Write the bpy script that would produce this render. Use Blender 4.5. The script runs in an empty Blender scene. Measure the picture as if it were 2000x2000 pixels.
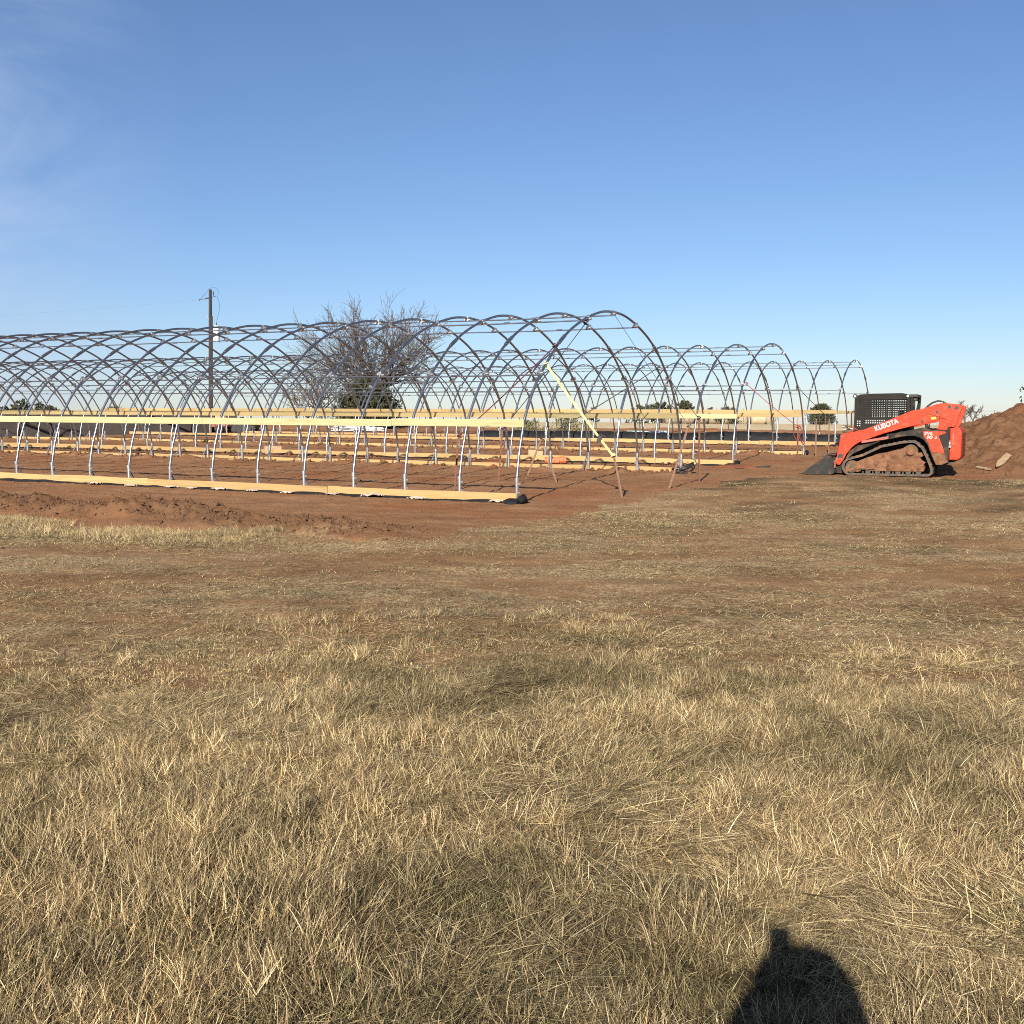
import bpy, bmesh, math, random
import numpy as np
from mathutils import Vector, Matrix, Euler

rnd = random.Random(7)
scene = bpy.context.scene
COL = scene.collection
R = math.radians

# ------------------------------------------------------------------ camera, sky, sun, exposure
cam_d = bpy.data.cameras.new("camera")
cam = bpy.data.objects.new("camera", cam_d)
COL.objects.link(cam)
cam.location = (0, 0, 1.58)
cam.rotation_euler = (R(90 - 4.52), 0, 0)
cam_d.sensor_fit = 'HORIZONTAL'
cam_d.sensor_width = 36
cam_d.lens = 38.7
cam_d.clip_start = 0.02
cam_d.clip_end = 9000
scene.camera = cam

SUN_AZ, SUN_EL = 14.4, 24.8          # the light travels towards +Y, turned this far to +X
w = bpy.data.worlds.new("World")
scene.world = w
w.use_nodes = True
wn, wl = w.node_tree.nodes, w.node_tree.links
wn.clear()
wo = wn.new("ShaderNodeOutputWorld")
bg = wn.new("ShaderNodeBackground")
sky = wn.new("ShaderNodeTexSky")
sky.sky_type = 'NISHITA'
sky.sun_disc = False
sky.sun_elevation = R(SUN_EL)
sky.sun_rotation = R(180 + SUN_AZ)
sky.altitude = 300
sky.air_density = 1.0
sky.dust_density = 0.3
sky.ozone_density = 6.5
bg.inputs[1].default_value = 0.062
# thin high cloud, laid out by sky direction
tc = wn.new("ShaderNodeTexCoord")
mp = wn.new("ShaderNodeMapping")
mp.inputs['Rotation'].default_value = (0, 0, R(25))
mp.inputs['Scale'].default_value = (1.6, 3.0, 4.2)
nz = wn.new("ShaderNodeTexNoise")
nz.inputs['Scale'].default_value = 2.3
nz.inputs['Detail'].default_value = 7
nz.inputs['Roughness'].default_value = 0.62
nz.inputs['Distortion'].default_value = 0.6
cr = wn.new("ShaderNodeValToRGB")
cr.color_ramp.elements[0].position = 0.34
cr.color_ramp.elements[1].position = 0.74
sep = wn.new("ShaderNodeSeparateXYZ")
mr = wn.new("ShaderNodeMapRange")           # only over to the west
mr.inputs['From Min'].default_value = -0.27
mr.inputs['From Max'].default_value = -0.46
mul = wn.new("ShaderNodeMath"); mul.operation = 'MULTIPLY'
mul2 = wn.new("ShaderNodeMath"); mul2.operation = 'MULTIPLY'
mul2.inputs[1].default_value = 0.95
mixc = wn.new("ShaderNodeMixRGB")
mixc.inputs[2].default_value = (3.7, 5.3, 7.6, 1)
wl.new(tc.outputs['Generated'], mp.inputs[0])
wl.new(mp.outputs[0], nz.inputs['Vector'])
wl.new(nz.outputs[0], cr.inputs[0])
wl.new(tc.outputs['Generated'], sep.inputs[0])
wl.new(sep.outputs['X'], mr.inputs['Value'])
wl.new(cr.outputs[0], mul.inputs[0])
wl.new(mr.outputs[0], mul.inputs[1])
wl.new(mul.outputs[0], mul2.inputs[0])
wl.new(mul2.outputs[0], mixc.inputs[0])
wl.new(sky.outputs[0], mixc.inputs[1])
grade = wn.new("ShaderNodeMixRGB"); grade.blend_type = 'MULTIPLY'; grade.inputs[0].default_value = 1
grade.inputs[2].default_value = (1.11, .965, .94, 1)
wl.new(mixc.outputs[0], grade.inputs[1])
wl.new(grade.outputs[0], bg.inputs[0])
wl.new(bg.outputs[0], wo.inputs[0])

sd = bpy.data.lights.new("sun", 'SUN')
sun = bpy.data.objects.new("sun", sd)
COL.objects.link(sun)
sd.energy = 5.0
sd.angle = R(0.53)
sd.color = (1.0, 0.92, 0.80)
ldir = Vector((math.sin(R(SUN_AZ)) * math.cos(R(SUN_EL)), math.cos(R(SUN_AZ)) * math.cos(R(SUN_EL)), -math.sin(R(SUN_EL))))
sun.rotation_euler = ldir.to_track_quat('-Z', 'Y').to_euler()
sun.location = (-10, -30, 30)

vs = scene.view_settings
vs.view_transform = 'Standard'
vs.look = 'None'
vs.gamma = 1
vs.use_curve_mapping = False
vs.exposure = 1.0
scene.cycles.max_bounces = 6
scene.cycles.transparent_max_bounces = 8
scene.cycles.use_denoising = False
scene.cycles.use_adaptive_sampling = False
scene.cycles.filter_width = 1.0

# ------------------------------------------------------------------ helpers
class MB:
    """collects geometry for ONE mesh"""
    def __init__(s): s.v, s.f, s.m, s.sm = [], [], [], []
    def add(s, vs, fs, mat=0, smooth=False):
        o = len(s.v)
        s.v += [tuple(v) for v in vs]
        for f in fs:
            s.f.append(tuple(o + i for i in f)); s.m.append(mat); s.sm.append(smooth)
    def box(s, c, d, rot=None, mat=0):
        x, y, z = d[0] / 2, d[1] / 2, d[2] / 2
        vs = [Vector(p) for p in ((-x,-y,-z),(x,-y,-z),(x,y,-z),(-x,y,-z),(-x,-y,z),(x,-y,z),(x,y,z),(-x,y,z))]
        if rot is not None:
            M = Euler(rot).to_matrix(); vs = [M @ v for v in vs]
        c = Vector(c)
        s.add([v + c for v in vs], [(0,3,2,1),(4,5,6,7),(0,1,5,4),(1,2,6,5),(2,3,7,6),(3,0,4,7)], mat)
    def tube(s, pts, r, n=8, mat=0, closed=False, cap=True, smooth=True):
        pts = [Vector(p) for p in pts]; N = len(pts)
        rs = r if isinstance(r, (list, tuple)) else [r] * N
        vs = []; ref = None
        for i, p in enumerate(pts):
            a = pts[i - 1] if i > 0 else (pts[-1] if closed else p)
            b = pts[i + 1] if i < N - 1 else (pts[0] if closed else p)
            t = (b - a)
            t = t.normalized() if t.length > 1e-9 else Vector((0, 0, 1))
            if ref is None:
                ref = Vector((0, 0, 1)) if abs(t.z) < .9 else Vector((1, 0, 0))
            u = ref - t * ref.dot(t)
            if u.length < 1e-6: u = t.orthogonal()
            u.normalize(); ref = u; w_ = t.cross(u)
            for k in range(n):
                an = 2 * math.pi * k / n
                vs.append(p + (u * math.cos(an) + w_ * math.sin(an)) * rs[i])
        fs = []
        for i in range(N if closed else N - 1):
            j = (i + 1) % N
            for k in range(n):
                k2 = (k + 1) % n
                fs.append((i*n+k, i*n+k2, j*n+k2, j*n+k))
        s.add(vs, fs, mat, smooth)
        if cap and not closed:
            s.add(vs[:n], [tuple(range(n - 1, -1, -1))], mat)
            s.add(vs[-n:], [tuple(range(n))], mat)
    def prism(s, poly, y0, y1, mat=0):
        """poly of (x,z) extruded along y"""
        n = len(poly)
        area = sum(poly[i][0]*poly[(i+1)%n][1]-poly[(i+1)%n][0]*poly[i][1] for i in range(n))
        if area < 0: poly = poly[::-1]
        vs = [(p[0], y0, p[1]) for p in poly] + [(p[0], y1, p[1]) for p in poly]
        tri = Vector, 
        from mathutils.geometry import tessellate_polygon
        tr = tessellate_polygon([[Vector((p[0], p[1], 0)) for p in poly]])
        fs = []
        for t in tr:
            a, b, c = t
            ar = (poly[b][0]-poly[a][0])*(poly[c][1]-poly[a][1])-(poly[c][0]-poly[a][0])*(poly[b][1]-poly[a][1])
            if ar < 0: a, b, c = c, b, a
            fs.append((a, b, c)); fs.append((n + c, n + b, n + a))
        for i in range(n):
            j = (i + 1) % n
            fs.append((j, i, n + i, n + j))
        s.add(vs, fs, mat)
    def disc(s, c, r, y0, y1, n=20, mat=0):
        s.prism([(c[0] + r*math.cos(2*math.pi*i/n), c[1] + r*math.sin(2*math.pi*i/n)) for i in range(n)], y0, y1, mat)
    def mesh(s, name, mats):
        me = bpy.data.meshes.new(name)
        me.from_pydata(s.v, [], s.f)
        for m in (mats if isinstance(mats, (list, tuple)) else [mats]): me.materials.append(m)
        me.polygons.foreach_set('material_index', s.m)
        me.polygons.foreach_set('use_smooth', s.sm)
        me.update()
        return me
    def build(s, name, mats, parent=None, loc=(0,0,0), rot=(0,0,0), bevel=0):
        o = link(name, s.mesh(name, mats), parent, loc, rot)
        if bevel:
            b = o.modifiers.new('bevel', 'BEVEL'); b.width = bevel; b.segments = 2; b.limit_method = 'ANGLE'; b.angle_limit = R(35)
        return o

def link(name, data, parent=None, loc=(0,0,0), rot=(0,0,0)):
    o = bpy.data.objects.new(name, data)
    COL.objects.link(o)
    o.parent = parent
    o.location = loc
    o.rotation_euler = rot
    return o

def tag(o, label=None, cat=None, group=None, kind=None):
    if label: o['label'] = label
    if cat: o['category'] = cat
    if group: o['group'] = group
    if kind: o['kind'] = kind
    return o

def empty(name, loc=(0,0,0), rot=(0,0,0), **kw):
    o = link(name, None, None, loc, rot)
    o.empty_display_size = .3
    tag(o, **kw)
    return o

# value noise on numpy arrays
def _h(ix, iy, seed):
    a = (ix.astype(np.int64) * 374761393 + iy.astype(np.int64) * 668265263 + seed * 974711) & 0xFFFFFFFF
    a = ((a ^ (a >> 13)) * 1274126177) & 0xFFFFFFFF
    a = a ^ (a >> 16)
    return (a & 0xFFFF) / 65535.0
def vn(x, y, seed=0):
    x = np.asarray(x, float); y = np.asarray(y, float)
    xi, yi = np.floor(x), np.floor(y)
    fx, fy = x - xi, y - yi
    fx = fx*fx*(3-2*fx); fy = fy*fy*(3-2*fy)
    a = _h(xi, yi, seed); b = _h(xi+1, yi, seed); c = _h(xi, yi+1, seed); d = _h(xi+1, yi+1, seed)
    return (a*(1-fx)+b*fx)*(1-fy) + (c*(1-fx)+d*fx)*fy
def fbm(x, y, sc=1.0, oct=4, seed=0):
    t = 0; am = 1; tot = 0
    for o in range(oct):
        t = t + am * vn(np.asarray(x)*sc*(2.03**o)+17.3*o, np.asarray(y)*sc*(2.03**o)-9.1*o, seed+o)
        tot += am; am *= .5
    return t / tot
def ss(a, b, x):
    t = np.clip((np.asarray(x, float) - a) / (b - a), 0, 1)
    return t*t*(3-2*t)

# ------------------------------------------------------------------ materials
ALB = .80
def sc_(c): return tuple(v*ALB for v in c)
def mat(name, base=(.5,.5,.5), rough=.7, metal=0.0, spec=None):
    m = bpy.data.materials.new(name); m.use_nodes = True
    b = m.node_tree.nodes['Principled BSDF']
    b.inputs['Base Color'].default_value = (*base, 1)
    b.inputs['Roughness'].default_value = rough
    b.inputs['Metallic'].default_value = metal
    if spec is not None: b.inputs['Specular IOR Level'].default_value = spec
    m.diffuse_color = (*base, 1)
    return m, m.node_tree.nodes, m.node_tree.links, b
def noisy(name, c1, c2, scale=8, rough=.8, metal=0.0, stretch=(1,1,1), detail=5, bump=0.0, lo=.35, hi=.65, bscale=None, spec=None, coord='Object', c3=None, s3=2.0, w3=(.5,.62)):
    c1, c2 = sc_(c1), sc_(c2); c3 = sc_(c3) if c3 is not None else None
    m, n, l, b = mat(name, c1, rough, metal, spec)
    t = n.new("ShaderNodeTexCoord"); mp = n.new("ShaderNodeMapping"); mp.inputs['Scale'].default_value = stretch
    nz = n.new("ShaderNodeTexNoise"); nz.inputs['Scale'].default_value = scale; nz.inputs['Detail'].default_value = detail; nz.inputs['Roughness'].default_value = .6
    cr = n.new("ShaderNodeValToRGB")
    cr.color_ramp.elements[0].position = lo; cr.color_ramp.elements[1].position = hi
    cr.color_ramp.elements[0].color = (*c1, 1); cr.color_ramp.elements[1].color = (*c2, 1)
    l.new(t.outputs[coord], mp.inputs[0]); l.new(mp.outputs[0], nz.inputs['Vector']); l.new(nz.outputs[0], cr.inputs[0])
    out = cr.outputs[0]
    if c3 is not None:
        n3 = n.new("ShaderNodeTexNoise"); n3.inputs['Scale'].default_value = s3; n3.inputs['Detail'].default_value = 6; n3.inputs['Roughness'].default_value = .65
        l.new(t.outputs[coord], n3.inputs['Vector'])
        mr = n.new("ShaderNodeMapRange"); mr.inputs['From Min'].default_value = w3[0]; mr.inputs['From Max'].default_value = w3[1]
        l.new(n3.outputs[0], mr.inputs['Value'])
        mx = n.new("ShaderNodeMixRGB"); mx.inputs[2].default_value = (*c3, 1)
        l.new(mr.outputs[0], mx.inputs[0]); l.new(out, mx.inputs[1]); out = mx.outputs[0]
    l.new(out, b.inputs['Base Color'])
    if bump:
        bp = n.new("ShaderNodeBump"); bp.inputs['Strength'].default_value = bump; bp.inputs['Distance'].default_value = .02
        src = nz
        if bscale:
            src = n.new("ShaderNodeTexNoise"); src.inputs['Scale'].default_value = bscale; src.inputs['Detail'].default_value = 6
            l.new(t.outputs[coord], src.inputs['Vector'])
        l.new(src.outputs[0], bp.inputs['Height']); l.new(bp.outputs[0], b.inputs['Normal'])
    return m

def wood(name, pale, dark, tint):
    """sawn pine: grain along the board's local Y, knots, each board its own tone"""
    pale, dark, tint = sc_(pale), sc_(dark), sc_(tint)
    m, n, l, b = mat(name, pale, .75, 0, .25)
    t = n.new("ShaderNodeTexCoord"); oi = n.new("ShaderNodeObjectInfo")
    ad = n.new("ShaderNodeVectorMath"); ad.operation = 'ADD'
    sc = n.new("ShaderNodeVectorMath"); sc.operation = 'SCALE'; sc.inputs['Scale'].default_value = 40
    cb = n.new("ShaderNodeCombineXYZ")
    for i in range(3): l.new(oi.outputs['Random'], cb.inputs[i])
    l.new(cb.outputs[0], sc.inputs[0]); l.new(t.outputs['Object'], ad.inputs[0]); l.new(sc.outputs[0], ad.inputs[1])
    mp = n.new("ShaderNodeMapping"); mp.inputs['Scale'].default_value = (30, 1.2, 30)
    nz = n.new("ShaderNodeTexNoise"); nz.inputs['Scale'].default_value = 1.6; nz.inputs['Detail'].default_value = 5; nz.inputs['Distortion'].default_value = .8
    cr = n.new("ShaderNodeValToRGB"); cr.color_ramp.elements[0].position = .3; cr.color_ramp.elements[1].position = .75
    cr.color_ramp.elements[0].color = (*pale, 1); cr.color_ramp.elements[1].color = tuple(v*.74 for v in dark) + (1,)
    l.new(ad.outputs[0], mp.inputs[0]); l.new(mp.outputs[0], nz.inputs['Vector']); l.new(nz.outputs[0], cr.inputs[0])
    vo = n.new("ShaderNodeTexVoronoi"); vo.inputs['Scale'].default_value = 1.1
    mv = n.new("ShaderNodeMapping"); mv.inputs['Scale'].default_value = (6, 1, 6)
    l.new(ad.outputs[0], mv.inputs[0]); l.new(mv.outputs[0], vo.inputs['Vector'])
    kr = n.new("ShaderNodeMapRange"); kr.inputs['From Min'].default_value = .045; kr.inputs['From Max'].default_value = .085; kr.inputs['To Min'].default_value = .75; kr.inputs['To Max'].default_value = 0
    l.new(vo.outputs['Distance'], kr.inputs['Value'])
    mk = n.new("ShaderNodeMixRGB"); mk.inputs[2].default_value = (.16, .09, .04, 1)
    l.new(kr.outputs[0], mk.inputs[0]); l.new(cr.outputs[0], mk.inputs[1])
    # patches of other tone, board by board
    nb = n.new("ShaderNodeTexNoise"); nb.inputs['Scale'].default_value = .5; nb.inputs['Detail'].default_value = 2
    l.new(ad.outputs[0], nb.inputs['Vector'])
    mr = n.new("ShaderNodeMapRange"); mr.inputs['From Min'].default_value = .35; mr.inputs['From Max'].default_value = .7; mr.inputs['To Max'].default_value = .6
    l.new(nb.outputs[0], mr.inputs['Value'])
    mt = n.new("ShaderNodeMixRGB"); mt.inputs[2].default_value = (*tint, 1)
    l.new(mr.outputs[0], mt.inputs[0]); l.new(mk.outputs[0], mt.inputs[1])
    hv = n.new("ShaderNodeHueSaturation")
    m2 = n.new("ShaderNodeMapRange"); m2.inputs['To Min'].default_value = .78; m2.inputs['To Max'].default_value = 1.10
    l.new(oi.outputs['Random'], m2.inputs['Value']); l.new(m2.outputs[0], hv.inputs['Value']); l.new(mt.outputs[0], hv.inputs['Color'])
    l.new(hv.outputs[0], b.inputs['Base Color'])
    return m

M = {}
M['pipe'] = noisy('galvanised_pipe', (.26,.285,.315), (.37,.39,.415), 6, .36, .9, detail=4)
M['zinc'] = noisy('bright_zinc', (.46,.47,.48), (.66,.66,.65), 14, .34, .85)
M['hipwood'] = wood('treated_pine', (.62,.575,.31), (.54,.48,.235), (.56,.53,.30))
M['hipdull'] = wood('dull_pine', (.37,.325,.165), (.30,.245,.12), (.40,.27,.12))
M['hipyellow'] = wood('warm_pine', (.47,.335,.15), (.40,.27,.11), (.50,.37,.18))
M['basewood'] = wood('yellow_pine', (.52,.36,.165), (.46,.30,.125), (.52,.32,.135))
M['blackcloth'] = noisy('black_plastic', (.008,.008,.009), (.018,.018,.019), 5, .7, bump=.3, bscale=12, spec=.2)
M['rust'] = noisy('rusty_steel', (.12,.045,.028), (.20,.085,.045), 20, .8)
M['browniron'] = noisy('brown_steel', (.15,.085,.055), (.24,.15,.10), 20, .8)
M['yellow'] = noisy('yellow_strap', (.72,.66,.22), (.80,.74,.30), 30, .7)
M['redstrap'] = noisy('red_strap', (.075,.010,.014), (.12,.016,.018), 30, .7)
M['brightred'] = noisy('bright_red_strap', (.22,.022,.018), (.28,.032,.022), 30, .7)
M['darkstrap'] = noisy('dark_strap', (.02,.02,.024), (.045,.04,.04), 30, .7)
M['orange'] = noisy('orange_paint', (.46,.036,.010), (.53,.048,.014), 5, .55, spec=.25, c3=(.30,.13,.065), s3=6.0, w3=(.54,.76))
M['charcoal'] = noisy('charcoal_paint', (.017,.016,.014), (.030,.026,.021), 7, .65, spec=.2, c3=(.15,.085,.050), s3=3.5, w3=(.50,.70))
M['cabgrey'] = noisy('cab_grey', (.013,.012,.010), (.020,.018,.014), 7, .6, spec=.15)
M['mudcake'] = noisy('dried_mud', (.155,.076,.041), (.235,.122,.070), 9, .95, bump=.9, bscale=16, c3=(.055,.032,.022), s3=7, w3=(.54,.70), spec=.1)
M['rubber'] = noisy('track_rubber', (.055,.048,.040), (.095,.075,.055), 12, .85, bump=.4, c3=(.19,.10,.058), s3=5, w3=(.48,.68))
M['black'] = noisy('black_part', (.012,.012,.012), (.03,.027,.024), 10, .5)
M['chrome'] = noisy('bare_steel', (.55,.54,.52), (.75,.74,.72), 20, .3, .9)
M['white'] = noisy('white_paint', (.78,.78,.76), (.82,.82,.80), 8, .5)
M['ylabel'] = noisy('yellow_sticker', (.80,.52,.03), (.82,.60,.06), 20, .5)
M['steelbucket'] = noisy('worn_bucket_steel', (.014,.015,.014), (.027,.027,.024), 7, .62, 0.0, c3=(.11,.062,.038), s3=3, w3=(.50,.74), spec=.25)
M['card'] = noisy('cardboard', (.42,.28,.16), (.48,.33,.20), 6, .85)
M['orangecloth'] = noisy('orange_cloth', (.62,.12,.04), (.72,.17,.06), 10, .7)
M['bark'] = noisy('bark', (.070,.052,.042), (.125,.100,.085), 6, .9)
M['twig'] = noisy('grey_twig', (.075,.056,.046), (.125,.10,.084), 3, .9)
M['cedar'] = noisy('cedar_foliage', (.022,.030,.011), (.052,.055,.022), 1.6, .85, c3=(.085,.070,.030), s3=2.5, w3=(.52,.72))
M['shrub'] = noisy('pale_shrub_foliage', (.16,.17,.075), (.24,.22,.11), 2, .85)
M['polewood'] = noisy('creosoted_pole', (.022,.016,.014), (.040,.030,.026), 4, .85, stretch=(6,6,1))
M['bale'] = noisy('weathered_hay', (.30,.25,.17), (.44,.37,.26), 4, .95, stretch=(1,5,5), c3=(.07,.06,.05), s3=1.6, w3=(.5,.7))
M['strawbale'] = noisy('pale_hay', (.46,.37,.23), (.56,.46,.31), 5, .95)
M['darkwall'] = noisy('dark_tarp', (.040,.032,.027), (.058,.047,.040), 1.5, .85)
M['scrap'] = noisy('plastic_scrap', (.36,.29,.23), (.50,.43,.36), 12, .45)
M['paleblue'] = noisy('pale_blue_foam', (.38,.58,.62), (.45,.65,.68), 5, .7)
M['oldplank'] = noisy('weathered_plank', (.25,.165,.095), (.36,.255,.155), 6, .9, stretch=(1,8,8))
M['skin'] = noisy('skin', (.50,.30,.22), (.54,.33,.25), 10, .6)
M['jacket'] = noisy('dark_jacket', (.03,.032,.04), (.05,.05,.06), 20, .85)
M['denim'] = noisy('denim', (.06,.08,.14), (.09,.11,.18), 30, .9)
M['glass'] = mat('dark_glass', (.02,.02,.025), .08)[0]
M['redpaint'] = noisy('faded_red_paint', (.28,.075,.055), (.36,.10,.075), 5, .6)

# soil clods share the pad's colours
SOIL_A, SOIL_B, SOIL_C = (.26,.129,.062), (.36,.192,.099), (.315,.134,.059)
M['soil'] = noisy('red_soil', (.112,.056,.029), (.18,.098,.054), 3, .97, bump=1.0, bscale=9, spec=.05, c3=(.17,.078,.041), s3=.6, w3=(.5,.66))
M['clod'] = noisy('clod_soil', (.12,.066,.037), (.19,.107,.062), 6, .97, bump=.5, spec=.05)
M['redclod'] = noisy('red_clod_soil', (.19,.075,.038), (.24,.10,.052), 6, .97, bump=.5, spec=.05)

# ------------------------------------------------------------------ lie of the land
TH = 0.4682
A0 = (0.094, 20.364)
CT, ST = math.cos(TH), math.sin(TH)
WK = [-300,-18.2,-3,0,9.36,13.66,23,29.3,38.6,46,52,60,150,420,1200,4000]
ZK = [-.5,.08,.11,.133,.35,.365,.47,.67,.72,1.15,1.38,1.46,1.5,1.2,-8,-60]
def lw(x, y):
    dx, dy = np.asarray(x, float) - A0[0], np.asarray(y, float) - A0[1]
    return -dx*CT + dy*ST, dx*ST + dy*CT
def xy(l, w_):
    return A0[0] - l*CT + w_*ST, A0[1] + l*ST + w_*CT
EL = [-60,-30,-8.15,-6.9,-3.16,-1.96,-1.9,-1.72,-1.5,0,1.44,4.8,60,90]
EW = [16,13,11.2,9.7,9.24,6.84,-1.8,-5.0,-5.9,-6.5,-7.1,-7.0,-7.0,-7.0]
def dirt_mask(x, y):
    l, w_ = lw(x, y)
    nl = (fbm(x, y, .7, 3, 5)-.5)*1.9 + (fbm(x, y, 3, 3, 9)-.5)*1.1
    e = np.interp(l + nl*.6, EL, EW)
    a = ss(-.35, .45, w_ - e + nl*.6)
    far = 1 - ss(44.5, 47, w_ + nl*1.5 - 2.5*ss(20, 30, l))
    side = 1 - ss(48, 56, l + nl*2)
    return a * far * side
def crest_w(l): return np.interp(l, [-2,-1,1,3,4.5,8,60], [-5.1,-5.0,-4.95,-4.75,-4.45,-4.9,-4.9])
def berm(x, y):
    """the ragged spoil bank along the edge of the pad"""
    l, w_ = lw(x, y)
    c = crest_w(l) - .25
    n1 = fbm(x, y, 1.1, 3, 31); n2 = fbm(x, y, 5, 3, 33)
    d = w_ - c + (n1-.5)*.7
    prof = ss(-2.0, -.3, d) * (1 - ss(-.1, .9, d))
    am = ss(-2.5, -.3, l) * (.11 + .16*ss(.3, .7, n1)) * (1-.45*ss(4,0,l))
    return .8 * prof * am * (.15 + 1.0*n2 + 1.0*fbm(x, y, 12, 3, 35))
def base_z(x, y):
    l, w_ = lw(x, y)
    return np.interp(w_, WK, ZK) + .0088*np.clip(l, -60, 60)
def terr(x, y):
    x = np.asarray(x, float); y = np.asarray(y, float)
    l, w_ = lw(x, y)
    z = base_z(x, y)
    r = np.hypot(x, y)
    dm = dirt_mask(x, y)
    near = 1 - ss(60, 110, r)
    z = z + (fbm(x, y, .55, 3, 2)-.5)*.07*(1-dm)*ss(.5, 4, r)*near
    z = z + (fbm(x, y, 3.2, 3, 3)-.5)*.035*near
    z = z + dm*near*(fbm(l*.16, w_*2.6, 1.0, 3, 41)-.5)*.05 + dm*near*(fbm(x, y, 9, 3, 43)-.5)*.022
    z = z + berm(x, y)*near
    # spoil thrown up against the boards inside the houses, low bank behind the last house
    for wc in (9.36, 13.66, 23.0, 29.3):
        z = z + dm*near*.15*np.exp(-((w_-wc+.45*(1 if wc in (9.36,23.0) else -1))/.28)**2)*ss(.45,.75,fbm(l, w_, 1.3, 3, 51))*ss(-.5,.5,l)
    z = z + .28*np.exp(-((w_-43.2)/1.5)**2)*(1-ss(15, 24, l))*(.5+fbm(x, y, .8, 3, 61))*near
    return z
def tz(x, y): return float(terr(np.array([x]), np.array([y]))[0])

def add_attr(me, name, arr, typ='FLOAT', dom='POINT'):
    a = me.attributes.new(name, typ, dom)
    if typ == 'FLOAT_COLOR': a.data.foreach_set('color', np.asarray(arr, np.float32).ravel())
    elif typ == 'FLOAT_VECTOR': a.data.foreach_set('vector', np.asarray(arr, np.float32).ravel())
    else: a.data.foreach_set('value', np.asarray(arr).ravel())

def grid_mesh(name, X, Y, Z, wrap=False):
    nr, na = X.shape
    me = bpy.data.meshes.new(name)
    me.vertices.add(nr*na)
    me.vertices.foreach_set('co', np.stack([X, Y, Z], -1).astype(np.float32).ravel())
    idx = np.arange(nr*na).reshape(nr, na)
    nx = np.roll(idx, -1, 1) if wrap else idx[:, 1:]
    a = idx if wrap else idx[:, :-1]
    q = np.stack([a[:-1], a[1:], nx[1:], nx[:-1]], -1).reshape(-1, 4)
    nf = len(q)
    me.loops.add(nf*4); me.polygons.add(nf)
    me.loops.foreach_set('vertex_index', q.astype(np.int32).ravel())
    me.polygons.foreach_set('loop_start', np.arange(0, nf*4, 4, dtype=np.int32))
    me.polygons.foreach_set('use_smooth', np.ones(nf, bool))
    me.update(calc_edges=True)
    return me

def thatch_amount(x, y):
    """how much standing dry grass the ground carries (1 thick, 0 bare)"""
    r = np.hypot(x, y)
    n = fbm(x, y, .45, 4, 71); n2 = fbm(x, y, 1.7, 3, 73)
    base = 1.0 - .80*ss(4.4, 8.2, r + (n-.5)*3.4) + .22*ss(17, 24, r)
    t = base + (n-.5)*.9 + (n2-.5)*.55
    l, w_ = lw(x, y)
    e = np.interp(l, EL, EW)
    t = t + .75*ss(-2.6, -.4, w_ - e)*ss(0, 1.2, l)          # strip of taller grass along the spoil bank
    return np.clip(t, 0, 1)

# ground sheet: polar, fine where the picture looks
azf = np.radians(np.arange(-36, 36.01, .12))
azc = np.radians(np.arange(39, 322, 3.0))
az = np.concatenate([azf, azc])
rr = [0.4]
while rr[-1] < 100: rr.append(rr[-1]*1.0068)
while rr[-1] < 5000: rr.append(rr[-1]*1.05)
rr = np.array(rr)
RR, AZ = np.meshgrid(rr, az, indexing='ij')
GX, GY = RR*np.sin(AZ), RR*np.cos(AZ)
GZ = terr(GX, GY)
gme = grid_mesh('ground', GX, GY, GZ, wrap=True)
add_attr(gme, 'dirt', dirt_mask(GX, GY).ravel().astype(np.float32))
add_attr(gme, 'thatch', thatch_amount(GX, GY).ravel().astype(np.float32))
gl, gw = lw(GX, GY)
add_attr(gme, 'field', ss(44, 48, gw).ravel().astype(np.float32))
add_attr(gme, 'bank', np.clip(berm(GX, GY)*7, 0, 1).ravel().astype(np.float32))

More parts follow.
